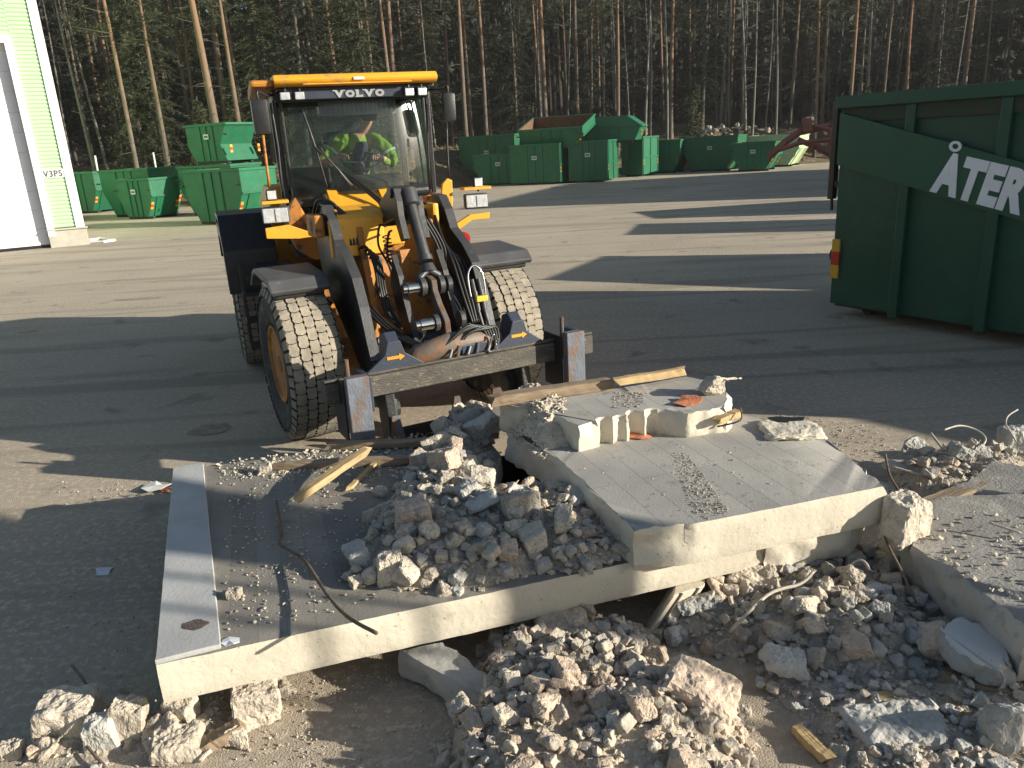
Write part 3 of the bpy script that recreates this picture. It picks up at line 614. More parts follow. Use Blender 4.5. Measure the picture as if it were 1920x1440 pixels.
def wheel(M, side, parent, first={}):
    Mw = M @ (Matrix.Rotation(math.pi,4,'Z') if side > 0 else Matrix())
    if 'tyre' not in first:
        b = tyre_mesh(); bmesh.ops.recalc_face_normals(b.bm, faces=b.bm.faces[:]); t = finish('tyre', b.bm, ['rubber','tread'], parent); first['tyre'] = t
        b = B(); b.lathe([(-.19,.345),(-.215,.355),(-.215,.335),(-.17,.31),(-.10,.27),(-.07,.14),(-.14,.125),(-.16,.09),(-.16,.001)],40,'x'); b.lathe([(.05,.3),(.10,.335),(.19,.345),(.20,.33),(.17,.30),(.06,.28),(.05,.05)],40,'x')
        for k in range(10): a = 2*math.pi*k/10; b.lathe([(-.10,.018),(-.075,.018)],8,'x',c=(0,.19*math.cos(a),.19*math.sin(a)))
        r = smooth_angle(b.obj('rim','rim_orange',parent),30); first['rim'] = r
    else:
        t = first['tyre'].copy(); COL.objects.link(t); r = first['rim'].copy(); COL.objects.link(r)
    # wheel as a part with tyre and rim under it
    h = B(Mw); h.lathe([(-.165,.085),(-.20,.07),(-.205,.001)],20,'x'); hub = h.obj('wheel','rim_orange',LD)
    for o in (t, r): o.parent = hub; o.matrix_local = Mw @ Matrix.Rotation(.3*len(hub.name),4,'X')
    return hub
for (M, x, y) in ((MF,-.98,0),(MF,.98,0),(MR,-1.0,1.46),(MR,1.0,1.46)):
    wheel(L(M) @ Matrix.Translation((x,y,.70)), 1 if x > 0 else -1, LD)
# --- front frame
LF, LR, LC = L(MF), L(MR), L(MC)
b = B(LF)
b.prism([(-.42,.35),(-.30,1.25),(-.12,1.86),(.30,1.92),(.62,1.5),(.75,.9),(.7,.35)], -.36, -.30, 'x', .01)
b.prism([(-.42,.35),(-.30,1.25),(-.12,1.86),(.30,1.92),(.62,1.5),(.75,.9),(.7,.35)], .32, .38, 'x', .01)
b.obj('tower_plate','yellow_dirty',LD)
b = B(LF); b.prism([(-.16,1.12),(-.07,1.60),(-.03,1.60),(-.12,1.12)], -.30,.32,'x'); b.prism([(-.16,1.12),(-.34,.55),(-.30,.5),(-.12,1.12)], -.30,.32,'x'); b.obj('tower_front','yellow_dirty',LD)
b = B(LF); b.box(-.60,-.1,-.12,-.06,1.60,1.93,.012); b.prism([(-.12,1.93),(-.06,1.97),(.35,2.02),(.35,1.90),(-.06,1.88)],-.58,-.08,'x',.008); b.obj('tower_cover','yellow',LD)
b = B(LF); b.box(-.70,-.615,-.02,.30,1.78,1.98,.02); b.obj('pivot_bracket','yellow_dirty',LD); b = B(LF); b.box(.40,.46,-.1,.35,1.5,2.0,.02); b.obj('pivot_bracket','yellow',LD)
b = B(LF); b.tube([(-.70,.12,1.88),(.62,.12,1.88)],.07,16); b.obj('pivot_pin','black_paint',LD)
b = B(LF); b.tube([(-.80,0,.70),(.80,0,.70)],.15,16); b.lathe([(-.17,.2),(-.1,.27),(.1,.27),(.17,.2)],24,'x',c=(0,0,.70)); b.obj('front_axle','yellow_dirty',LD)
# cowl between tower and windscreen (yellow, sunlit)
fc = on(MC,1,-.12)
def cowl():
    b = B(LC); zt = 2.10
    b.prism([(.15,2.07),(-.15,2.10),(-.62,1.90),(-.66,1.55),(.15,1.45)],-.42,.30,'x',.02); return b.obj('cowl','yellow',LD)
cowl()
b = B(LC); b.prism([(-.14,2.112),(-.60,1.925),(-.62,1.95),(-.16,2.135)],-.40,-.30,'x'); b.prism([(-.14,2.112),(-.60,1.925),(-.62,1.94),(-.16,2.125)],.14,.24,'x'); b.obj('cowl_rib','yellow',LD)
# lift arms
for sx, x0, x1 in ((-1,-.585,-.525),(1,.525,.585)):
    front = [(.22,2.06),(.02,2.05),(-.10,1.93),(-.20,1.76),(-.45,1.63),(-.63,1.48),(-.75,1.25),(-.85,.98),(-.92,.82),(-1.12,.66),(-1.28,.58)]
    back = [(-1.30,.40),(-1.14,.34),(-.92,.42),(-.62,.60),(-.36,.82),(-.08,1.02),(.20,1.20),(.40,1.42),(.48,1.68),(.42,1.94)]
    b = B(LF); b.prism(front+back, x0, x1, 'x', .012); arm = smooth_angle(b.obj('lift_arm','black_paint',LD),30)
    b = B(LF)                                              # lighter strip: the sunlit look of the front edge is in its colour
    f2 = front[:9]
    for i in range(len(f2)-1):
        (y0,z0),(y1,z1) = f2[i],f2[i+1]; b.hexa([(x0-.012,y0,z0),(x1+.012,y0,z0),(x1+.012,y1,z1),(x0-.012,y1,z1),(x0-.012,y0-.012,z0+.010),(x1+.012,y0-.012,z0+.010),(x1+.012,y1-.014,z1+.010),(x0-.012,y1-.014,z1+.010)])
    b.obj('edge_strip','grey_steel',arm)
    b = B(LF); b.tube([(x0-.03,.12,1.88),(x1+.03,.12,1.88)],.10,18); b.obj('pin_boss','grey_steel',arm); b = B(LF); b.tube([(x0-.03,-1.2,.49),(x1+.03,-1.2,.49)],.075,16); b.obj('pin_boss','grey_steel',arm)
b = B(LF); b.tube([(-.52,-.62,.86),(.52,-.62,.86)],.085,18); b.obj('arm_crossmember','black_paint',LD)
# lift cylinders (low, between tower and arms)
for x in (-.42,.42):
    b = B(LF); b.tube([(x,.25,.62),(x,-.35,.82)],.06,14); c = b.obj('lift_cylinder','black_paint',LD); b = B(LF); b.tube([(x,-.34,.82),(x,-.70,.93)],.03,12); b.obj('piston_rod','chrome',c)
# centre tilt linkage
fx = on(MF,0,.06)
def linkpt(zx,zy,x=.06):
    p = on(MF,0,x)(560+zx/3.8925, 330+zy/3.8925); return Vector((x,p.y,p.z))
CT = linkpt(790,110); CB = linkpt(935,640); PK = linkpt(965,800); PL = linkpt(1060,1060)
for x, a0, a1 in ((-.07,(712,95),(790,460)),(.20,(862,90),(940,450))):
    b = B(LF); p0 = on(MF,0,x)(560+a0[0]/3.8925,330+a0[1]/3.8925); p1 = on(MF,0,x)(560+a1[0]/3.8925,330+a1[1]/3.8925); m = p0.lerp(p1,.55)
    prof = [(p0.y,p0.z),(p0.lerp(p1,.25).y-.015,p0.lerp(p1,.25).z),(m.y+.02,m.z),(p1.y,p1.z),(p1.y+.10,p1.z-.03),(m.y+.16,m.z-.02),(p0.y+.40,p0.z-.32),(p0.y+.42,p0.z-.12),(p0.y+.12,p0.z+.015)]
    b.prism(prof,x-.022,x+.022,'x',.006); k = b.obj('link_plate','black_paint',LD)
    b = B(LF)
    for (q0,q1) in zip(prof[:3],prof[1:4]): b.hexa([(x-.026,q0[0],q0[1]),(x+.026,q0[0],q0[1]),(x+.026,q1[0],q1[1]),(x-.026,q1[0],q1[1]),(x-.026,q0[0]-.006,q0[1]+.004),(x+.026,q0[0]-.006,q0[1]+.004),(x+.026,q1[0]-.006,q1[1]+.004),(x-.026,q1[0]-.006,q1[1]+.004)])
    b.obj('edge_strip','grey_steel',k)
b = B(LF); b.tube([CT,CT.lerp(CB,.20)],[.085,.085],20); b.tube([CT.lerp(CB,.20),CT.lerp(CB,.22)],[.085,.06],20); b.tube([CT.lerp(CB,.2),CT.lerp(CB,.93)],.052,18); b.tube([CT.lerp(CB,.90),CT.lerp(CB,.97)],.064,18); tc_ = smooth_angle(b.obj('tilt_cylinder','grey_steel',LD),40)
b = B(LF); b.tube([CT+Vector((-.17,0,0)),CT+Vector((.19,0,0))],.05,14); b.obj('cylinder_pin','black_paint',tc_)
b = B(LF)                                     # rod eye fork
b.tube([CB-Vector((0,0,.0)),CB.lerp(PK,.35)],[.055,.08],14); 
for s in (-.085,.085):
    b.tube([CB.lerp(PK,.25),CB.lerp(PK,.55)+Vector((s,0,0)),PK+Vector((s,0,0))],[.035,.035,.04],10); b.tube([PK+Vector((s-.022,0,0)),PK+Vector((s+.022,0,0))],.085,20)
smooth_angle(b.obj('rod_fork','grey_steel',LD),40)
b = B(LF); q = [PK,PL]; 
prof = [(PK.y-.085,PK.z+.06),(PK.y-.10,PK.z-.03),(PK.lerp(PL,.5).y-.07,PK.lerp(PL,.5).z),(PL.y-.08,PL.z+.02),(PL.y-.09,PL.z-.10),(PL.y+.05,PL.z-.11),(PL.y+.09,PL.z),(PK.lerp(PL,.5).y+.08,PK.lerp(PL,.5).z),(PK.y+.09,PK.z),(PK.y+.05,PK.z+.09)]
b.prism(prof,.035,.085,'x',.008); b.obj('tilt_link','rust_steel',LD)
for P_ in (PK,PL):
    b = B(LF); b.tube([P_+Vector((-.22,0,0)),P_+Vector((-.10,0,0))],.05,18); b.tube([P_+Vector((-.26,0,0)),P_+Vector((-.20,0,0))],.038,14); pn = b.obj('link_pin','chrome',LD)
    for s in (-.075,.16): b = B(LF); b.tube([P_+Vector((s-.02,0,0)),P_+Vector((s+.02,0,0))],.072,18); b.obj('pin_collar','grey_steel',pn)
# bell crank / inner linkage plates
for x,s in ((-.16,1),(.26,1)):
    b = B(LF); b.prism([(-.50,1.62),(-.62,1.45),(-.70,1.25),(-.80,1.05),(-.98,.80),(-.90,.72),(-.70,.85),(-.52,1.05),(-.38,1.35)],x-.02,x+.02,'x',.006); k = b.obj('bell_crank','black_paint',LD)
    b = B(LF)
    pr = [(-.50,1.62),(-.62,1.45),(-.70,1.25),(-.80,1.05),(-.98,.80)]
    for (q0,q1) in zip(pr,pr[1:]): b.hexa([(x-.024,q0[0],q0[1]),(x+.024,q0[0],q0[1]),(x+.024,q1[0],q1[1]),(x-.024,q1[0],q1[1]),(x-.024,q0[0]-.006,q0[1]+.004),(x+.024,q0[0]-.006,q0[1]+.004),(x+.024,q1[0]-.006,q1[1]+.004),(x-.024,q1[0]-.006,q1[1]+.004)])
    b.obj('edge_strip','grey_steel',k)
b = B(LF); b.tube([(.33,-.42,1.42),(.42,-.62,1.12)],.055,14); b.obj('accumulator','black_paint',LD)
# hoses
def hose(M, pts, r=.012, name='hose', m='hose', parent=None, n=8, steps=6):
    P = [Vector(p) for p in pts]; out = []
    for i in range(len(P)-1):
        p0 = P[max(i-1,0)]; p1 = P[i]; p2 = P[i+1]; p3 = P[min(i+2,len(P)-1)]
        for k in range(steps):
            t = k/steps; out.append(.5*((2*p1)+(-p0+p2)*t+(2*p0-5*p1+4*p2-p3)*t*t+(-p0+3*p1-3*p2+p3)*t**3))
    out.append(P[-1]); b = B(M); b.tube(out, r, n); return b.obj(name, m, parent or LD, smooth=True)
hz = lambda zx,zy,x: tuple(Vector((x,*on(MF,0,x)(560+zx/3.8925,330+zy/3.8925).yz)))
for k in range(4):
    o_ = k*.035; hose(LF,[(.38+o_*.5,.25,2.0-o_),(.42+o_*.3,.0,1.96-o_),(.40+o_*.2,-.25,1.72-o_),(.38+o_,-.52,1.50),(.38+o_,-.70,1.22),(.40+o_*.6,-.82,.98)],.014)
for k in range(3):
    o_ = k*.03; hose(LF,[(-.62+o_,.30,1.98),(-.60+o_,.15,2.10-o_),(-.50+o_,.0,2.06-o_),(-.44+o_,-.08,1.86),(-.42+o_,-.12,1.70)],.014)
for k in range(4):
    o_ = k*.03; hose(LF,[(-.36+o_,-.14,1.66-o_),(-.32+o_,-.24,1.68-o_),(-.27+o_*.7,-.26,1.50),(-.26+o_*.7,-.28,1.25),(-.22+o_*.6,-.36,1.05),(-.15+o_*.3,-.50,.95)],.013)
hose(LF,[(-.10,-.16,1.84),(-.20,-.30,1.86),(-.24,-.34,1.70),(-.16,-.32,1.52),(-.12,-.3,1.35)],.011)
hose(LF,[(-.06,-.20,1.80),(-.14,-.34,1.78),(-.18,-.38,1.60),(-.10,-.36,1.42)],.011)
for k in range(2):
    o_ = k*.035; hose(LC,[(-.25+o_,-.16,2.30),(-.10+o_,-.30,2.18),(.05+o_,-.50,2.02),(.12+o_,-.66,1.93)],.016)
# spring wound hose by the linkage
b = B(LF); pts = []
for i in range(90): t = i/90; pts.append((-.16+.035*math.cos(t*44),-.34-.06*t+.035*math.sin(t*44),1.78-.24*t))
b.tube(pts,.006,5); b.obj('coil_hose','hose',LD)
# quick couplers with yellow tag and handle loop
for k,(x,y) in enumerate(((.40,-.93),(.46,-.93))):
    b = B(LF); b.tube([(x,y+.06,1.38),(x,y+.02,1.28)],.016,10); b.tube([(x,y+.02,1.28),(x,y-.03,1.12)],.022,10); b.tube([(x,y-.03,1.12),(x+.02,y-.08,.95)],.015,10); b.obj('quick_coupler','grey_steel',LD)
b = B(LF); b.box(.375,.485,-1.0,-.96,1.20,1.25,.008); b.obj('coupler_tag','yellow_scrap',LD)
hose(LF,[(.36,-.92,1.22),(.36,-.88,1.42),(.43,-.86,1.50),(.50,-.88,1.42),(.50,-.92,1.22)],.009,'handle_loop','chrome')
# front fenders
for s in (-1,1):
    b = B(LF); x0,x1 = (-1.23,-.72) if s < 0 else (.70,1.28)
    pr = [(-.36,1.37),(-.40,1.41),(-.30,1.50),(.30,1.54),(.42,1.50),(.62,1.36),(.58,1.34),(.40,1.46),(.28,1.49),(-.28,1.45)]
    b.prism(pr,x0,x1,'x',.015); f = b.obj('front_fender','fender_grey',LD)
    b = B(LF); b.box(x0+.05,x1-.04,-.33,.30,1.33,1.42,.02); b.tube([(s*.62,.1,1.15),(s*.85,.1,1.36)],.03,8); b.obj('fender_bracket','black_paint',f)
# --- rear frame: body, fenders, hood
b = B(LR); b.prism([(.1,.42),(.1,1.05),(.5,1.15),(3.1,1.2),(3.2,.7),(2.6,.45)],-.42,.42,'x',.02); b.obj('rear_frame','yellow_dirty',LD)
b = B(LR); b.prism([(1.5,1.1),(1.5,2.15),(2.2,2.15),(3.1,1.95),(3.25,1.1)],-.66,.66,'x',.05); b.obj('engine_hood','yellow',LD)
b = B(LR); b.prism([(2.7,.5),(2.7,1.1),(3.30,1.1),(3.36,.7),(3.2,.5)],-1.0,1.0,'x',.05); b.obj('counterweight','black_paint',LD)
b = B(LR); b.tube([(-.85,1.46,.70),(.85,1.46,.70)],.14,14); b.obj('rear_axle','yellow_dirty',LD)
for s in (-1,1):
    x0,x1 = (-1.30,-.72) if s < 0 else (.72,1.30)
    b = B(LR); pr = [(.60,1.02),(.64,1.50),(.82,1.72),(1.0,1.88),(1.90,1.88),(2.15,1.70),(2.25,1.30),(2.20,1.28),(2.08,1.60),(1.88,1.82),(1.03,1.82),(.86,1.70),(.70,1.48),(.66,1.02)]
    b.prism(pr,x0,x1,'x',.012); f = b.obj('rear_fender','black_paint',LD)
    b = B(LR); xs = x0 if s < 0 else x1-.03; b.prism([(.66,1.02),(.70,1.48),(.88,1.67),(1.08,1.74),(1.88,1.74),(2.08,1.60),(2.2,1.28),(1.9,1.58),(1.2,1.62),(.92,1.50),(.80,1.25)],xs,xs+.03,'x'); b.obj('fender_skirt','black_paint',f)
b = B(LR); b.box(-.98,-.60,.1,.62,.60,1.35,.02); b.obj('step_box','black_paint',LD); b = B(LR); b.box(.60,.98,.1,.62,.60,1.35,.02); b.obj('step_box','black_paint',LD)
b = B(LR)
for z in (.45,.75,1.05): b.box(-1.18,-.84,.15,.45,z,z+.03,.006)
b.box(-1.18,-1.15,.15,.18,.45,1.4); b.box(-1.18,-1.15,.42,.45,.45,1.4); b.obj('ladder','black_paint',LD)
# --- lower cab body (yellow side panels), lamp brackets
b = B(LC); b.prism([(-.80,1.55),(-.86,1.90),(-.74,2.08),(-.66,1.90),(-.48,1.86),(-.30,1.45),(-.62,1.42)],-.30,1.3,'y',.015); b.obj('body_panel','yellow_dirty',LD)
b = B(LC); b.prism([(-.80,1.70),(-.86,1.90),(-.74,2.08),(-.70,2.0),(-.70,1.62)],-.315,-.302,'y'); b.obj('panel_trim','yellow_dirty',LD)
b = B(LC); b.prism([(.55,1.45),(.55,1.95),(.80,2.02),(.90,1.9),(.85,1.5)],-.10,1.3,'y',.015); b.obj('body_panel','yellow_dirty',LD)
b = B(LC); b.box(-.33,.60,-.20,.1,1.25,1.6,.02); b.obj('cab_bulkhead','yellow_dirty',LD)
b = B(LC); b.box(-.50,-.38,-.318,-.306,1.50,1.62); k = b.obj('sticker','sticker_white',LD); b = B(LC); b.box(-.475,-.43,-.321,-.3185,1.55,1.575); b.obj('sticker_mark','blue_mark',k)
fl = on(MC,1,-.46)
def lamp(px, py, w, h, ang, br, ind, indm):
    p = fl(px,py); M = LC @ Matrix.Translation((p.x,-.46,p.z)) @ Matrix.Rotation(rad(ang),4,'Z')
    b = B(M); b.box(-w/2,w/2,.0,.12,-h/2,h/2,.02); hl = b.obj('headlight','fender_grey',LD)
    b = B(M); b.box(-w/2+.012,w/2-.012,-.012,.0,-h/2+.012,h/2-.012,.008); b.obj('lens','lens',hl)
    b = B(M); b.box(-.008,.002,-.0145,-.011,-h/2+.02,h/2-.02); b.obj('lens_divider','fender_grey',hl)
    b = B(LC); pts = [fl(*q) for q in br]; b.prism([(q.x,q.z) for q in pts],-.50,-.44,'y',.006)
    b.obj('lamp_bracket','yellow',LD)
    b = B(LC); q0 = fl(px-26,py-h*90-8); q1 = fl(px+24,py-h*90-10); b.box(q0.x,q1.x,-.52,-.30,q0.z-.012,q0.z+.018,.004); b.obj('lamp_shelf','yellow',LD)
    q = fl(*ind); b = B(LC); b.box(q.x-.055,q.x+.055,-.48,-.42,q.z-.06,q.z+.05,.02); b.tube([(q.x,-.45,q.z-.05),(q.x,-.45,q.z-.10)],.012,8); k = b.obj('indicator','black_paint',LD)
    b = B(LC); b.box(q.x-.042,q.x+.042,-.487,-.479,q.z-.045,q.z+.038,.004); b.obj('lens',indm,k)
lamp(517,404,.27,.165,-6,[(497,428),(540,421),(600,441),(560,447),(500,447)],(509,365),'lens')
lamp(894,377,.26,.155,-6,[(916,397),(880,402),(852,420),(825,438),(838,446),(862,428),(884,412),(916,409)],(896,341),'lens')
fl2 = on(MC,1,-.40)
b = B(LC); pts = [fl2(*q) for q in ((826,385),(829,345),(838,334),(847,338),(849,375),(846,405),(835,424),(822,415))]; b.prism([(q.x,q.z) for q in pts],-.42,-.36,'y',.008); k = b.obj('handrail_plate','yellow',LD)
b = B(LC); q = fl2(843,387); hose(LC,[(q.x-.02,-.43,q.z+.09),(q.x-.025,-.45,q.z+.07),(q.x-.025,-.45,q.z-.10),(q.x-.02,-.43,q.z-.12)],.008,'grab_handle','black_paint',k)
q = fl2(870,448); b = B(LC); b.lathe([(-.40,.075),(-.36,.075)],18,'y',c=(q.x,0,q.z)); k = b.obj('red_light','red_lamp',LD)
# --- cab: shell, pillars, glass
CX = .0; f1 = on(MC,1,-.10)
def cabpt(zx,zy,y=-.10): p = on(MC,1,y)(480+zx/4.8,130+zy/4.8); return p
b = B(LC)       # pillars: left front, right front, rear ones, door posts
zt = 3.12
for (x,y,wd,z0) in ((-.80,.05,.05,1.95),(-.745,-.02,.03,1.95),(-.80,.75,.05,1.5),(-.76,1.35,.08,1.5),(.76,1.35,.08,1.5),(.80,.75,.05,1.5),(.75,-.02,.03,2.02),(.82,.08,.05,1.9)):
    b.box(x-wd/2,x+wd/2,y-.03,y+.03,z0,zt,.008)
b.box(-.80,.80,-.06,.0,3.02,3.14,.01); b.box(-.72,.72,-.08,-.0,1.96,2.05,.01)
b.box(-.82,-.76,-.04,1.38,3.04,3.14,.01); b.box(.76,.82,-.04,1.38,3.04,3.14,.01); b.box(-.8,.8,1.32,1.38,3.04,3.14,.01)
b.obj('cab_frame','black_paint',LD)
b = B(LC); b.box(-.78,.78,.0,1.35,1.42,1.48,.01); b.box(-.79,-.76,.45,1.35,1.45,2.1); b.box(.76,.79,.3,1.35,1.45,2.1); b.box(-.76,.76,1.33,1.36,1.45,2.1); b.obj('cab_floor','interior',LD)
# curved windscreen
def curved(x0,x1,zb,ztp,bulge,name,yb=-.06,tilt=.0,n=12):
    bm = bmesh.new(); rows = []
    for j in range(9):
        z = zb+(ztp-zb)*j/8; row = []
        for i in range(n+1):
            u = i/n*2-1; x = x0+(x1-x0)*i/n; y = yb - bulge*(1-u*u) + tilt*(j/8) - .02*math.sin(j/8*3.14); row.append(bm.verts.new(LC @ Vector((x,y,z))))
        rows.append(row)
    for j in range(8):
        for i in range(n): bm.faces.new((rows[j][i],rows[j][i+1],rows[j+1][i+1],rows[j+1][i]))
    return finish(name,bm,'glass',LD,smooth=True)
WS = curved(-.73,.73,2.04,3.04,.176,'windscreen',-.06,.10)
b = B(LC); b.box(-.80,-.795,.09,.72,1.5,3.04); b.obj('side_window','glass',LD); b = B(LC); b.box(.80,.805,.12,.72,1.95,3.04); b.obj('side_window','glass',LD)
b = B(LC); b.box(-.72,.72,1.345,1.35,2.1,3.04); b.obj('rear_window','glass',LD)
b = B(LC); b.prism([(-.72,2.05),(-.72,1.62),(-.60,1.50),(-.34,1.50),(-.34,2.05)],-.055,-.05,'y'); b.obj('lower_window','glass',LD)
# roof
b = B(LC); b.prism([(-.34,3.175),(-.36,3.21),(-.30,3.262),(.2,3.285),(1.3,3.285),(1.62,3.22),(1.62,3.15),(-.28,3.15)],-.80,.86,'x',.02)
roof = smooth_angle(b.obj('roof','yellow',LD),35)
b = B(LC); b.prism([(-.30,3.155),(-.30,3.215),(.2,3.262),(1.3,3.262),(1.60,3.20),(1.60,3.14),(-.2,3.14)],-1.02,-.802,'x',.03); b.obj('roof_edge','yellow_dirty',roof)  # darker yellow puts the shade of the unlit left side into the colour
b = B(LC); b.box(-.78,.84,-.22,1.35,3.115,3.148,.01); b.obj('roof_lining','black_paint',roof)
b = B(LC); b.box(-.52,.58,-.349,-.34,3.162,3.172); b.obj('roof_lip','yellow',roof)
b = B(LC); b.box(-.02,.09,-.366,-.35,3.192,3.222,.004); b.obj('roof_badge','sticker_white',roof)
for zx in (255,388,1380,1495):
    p = cabpt(zx,170 if zx > 600 else 175,-.32); M = LC @ Matrix.Translation((p.x,-.31,3.065)) @ Matrix.Rotation(rad(-8 if zx < 600 else 6),4,'Z')
    b = B(M); b.box(-.055,.055,-.0,.09,-.045,.04,.014); b.tube([(0,.03,.03),(0,.03,.07)],.014,8); k = b.obj('work_light','black_paint',LD); b = B(M); b.box(-.046,.046,-.009,.0,-.037,.033,.008); b.obj('lens','lens',k)
b = B(LC); b.box(-.70,.74,-.245,-.10,3.03,3.12,.006); b.obj('header_panel','blue_plate',LD)
VM = LC @ Matrix.Translation((.03,-.252,3.035)) @ Matrix.Rotation(rad(90),4,'X'); b = B(VM); xc = -.255
for ch,wd in zip('VOLVO',(.118,.112,.088,.118,.112)):
    t = text_bm(ch, .088, .006, .002, 1); xs_ = [v.co.x for v in t.verts]; ys_ = [v.co.y for v in t.verts]; k_ = (wd-.016)/(max(xs_)-min(xs_)); y1_ = max(ys_); y0_ = min(ys_)
    if ch == 'O': t2 = text_bm('O', .088*.068/(y1_-y0_), .007, .002, 1); t.free(); t = t2; xs_ = [v.co.x for v in t.verts]; ys_ = [v.co.y for v in t.verts]; y0_ = min(ys_); y1_ = max(ys_); k_ = (wd-.016)/(max(xs_)-min(xs_))
    b.add(t, 0, Matrix.Translation((xc+wd/2-(max(xs_)+min(xs_))/2*k_,-y0_,0)) @ Matrix.Diagonal((k_,1,1,1)))
    ht = y1_-y0_
    if ch == 'V':
        for q in (xc+.012,xc+wd-.012): b.box(q-.018,q+.018,ht-.010,ht+.0005,-.0025,.0025)
    if ch == 'L': b.box(xc+.0,xc+.036,ht-.010,ht+.0005,-.0025,.0025); b.box(xc+.0,xc+.03,-.0005,.009,-.0025,.0025); b.box(xc+wd-.020,xc+wd-.010,.0,.026,-.0025,.0025)
    xc += wd-.004
b.obj('cab_lettering','letter_grey',LD)
b = B(LC); b.box(-.35,.47,.12,.14,2.88,3.04)
for k in range(17): x = -.34+k*.05; b.tube([(x,.105,2.90),(x,.105,3.03)],.014,6)
b.obj('sun_visor','visor',LD)
# interior: dashboard, wheel, seat, rear shelf
b = B(LC); b.prism([(.05,2.0),(.02,2.16),(.20,2.26),(.34,2.14),(.34,1.5),(.05,1.5)],-.30,.48,'x',.04); b.obj('dashboard','interior',LD)
b = B(LC); 
st = []; Ms = LC @ Matrix.Translation((.06,.30,2.40)) @ Matrix.Rotation(rad(28),4,'X')
for i in range(33): a = 2*math.pi*i/32; st.append((.20*math.cos(a),.20*math.sin(a),0))
b.M = Ms; b.tube(st,.015,8,cap=False); b.tube([(-.19,0,0),(0,0,-.03),(.19,0,0)],.012,6); b.tube([(0,-.19,0),(0,0,-.03)],.012,6); b.tube([(0,0,-.02),(0,0,-.10)],.04,10); b.obj('steering_wheel','black_paint',LD)
b = B(LC); b.tube([(.06,.30,2.38),(.06,.18,2.05)],.035,10); b.obj('steering_column','interior',LD)
b = B(LC); b.box(-.22,.30,.62,1.08,1.88,2.0,.05); b.prism([(1.02,1.95),(1.10,2.75),(1.20,2.72),(1.16,1.95)],-.20,.28,'x',.03); b.box(-.28,-.20,.55,.95,2.12,2.17,.02); b.box(.30,.40,.50,.95,2.12,2.20,.02); b.obj('seat','seat',LD)
b = B(LC); b.box(-.70,-.24,.9,1.3,1.9,2.35,.03); b.obj('side_console','interior',LD)
# wipers
hose(LC,[cabpt(415,365,-.22),cabpt(520,660,-.28),cabpt(640,1060,-.24)],.012,'wiper','black_paint',n=6)
hose(LC,[cabpt(520,690,-.28),cabpt(700,860,-.31),cabpt(900,1085,-.28)],.010,'wiper','black_paint',n=6)
hose(LC,[cabpt(560,690,-.28),cabpt(760,930,-.31),cabpt(860,1060,-.28)],.008,'wiper_arm','black_paint',n=6)
# mirrors and rails
def mirror(zx, zy, w, h, arm):
    p = cabpt(zx,zy,-.32); b = B(LC @ Matrix.Translation((p.x,-.32,p.z))); b.box(-w/2,w/2,-.04,.05,-h/2,h/2,.038); m_ = smooth_angle(b.obj('mirror','black_paint',LD),50)
    b = B(LC @ Matrix.Translation((p.x,-.32,p.z))); b.box(-w/2+.02,w/2-.02,.049,.056,-h/2+.03,h/2-.03); b.obj('mirror_glass','chrome',m_)
    hose(LC,[tuple(Vector((p.x,-.30,p.z+h/2-.02))),tuple(Vector((p.x,-.30,p.z+h/2+.07))),arm[0],arm[1]],.013,'mirror_arm','black_paint',m_,n=6)
mirror(45,430,.17,.34,((-.88,-.2,3.08),(-.80,0,3.10)))
mirror(1738,340,.14,.29,((.94,-.22,3.09),(.80,0,3.10)))
hose(LC,[cabpt(1715,480,-.36),cabpt(1722,700,-.38),cabpt(1738,985,-.40)],.012,'handrail','black_paint',n=6,steps=2)
hose(LC,[cabpt(1530,200,-.12),cabpt(1545,640,-.12),cabpt(1570,1080,-.12)],.012,'handrail','black_paint',n=6,steps=2)
hose(LC,[cabpt(62,590,-.1),cabpt(88,800,-.12),cabpt(118,1050,-.1)],.016,'handrail','yellow_dirty',n=6,steps=2)
hose(LC,[cabpt(130,300,-.1),cabpt(200,700,-.1),cabpt(235,1100,-.1)],.010,'handrail','grey_steel',n=6,steps=2)
# --- fork carriage hanging on the arms
FC = empty('fork_carriage'); FC.parent = LD
YB = -1.42
b = B(LF); b.prism([(YB-.06,.70),(YB-.06,.86),(YB+.02,.875),(YB+.07,.86),(YB+.07,.74),(YB+.02,.70)],-1.13,1.24,'x',.008); b.obj('beam','beam_steel',FC)
b = B(LF); b.box(-1.13,1.24,YB-.055,YB-.02,.872,.89,.004); b.obj('beam_rail','beam_steel',FC)
for x in (-.93,.95):
    zb_ = .40 if x < 0 else .45; zt_ = .93 if x < 0 else .97
    b = B(LF); b.box(x-.085,x+.085,YB-.25,YB-.17,zb_,zt_,.006); u = b.obj('upright','worn_steel',FC)
    b = B(LF); b.box(x-.10,x-.086,YB-.17,YB+.12,zb_+.02,zt_-.04,.004); b.obj('side_plate','black_paint',u)
    b = B(LF); b.box(x+.086,x+.13,YB-.168,YB+.10,.62,zt_-.03,.01); b.obj('side_plate','blue_plate',u)
    b = B(LF); b.tube([(x-.02,YB-.06,zt_-.1),(x-.02,YB-.06,zt_+.10)],.018,10); b.obj('pin','rust_steel',u)
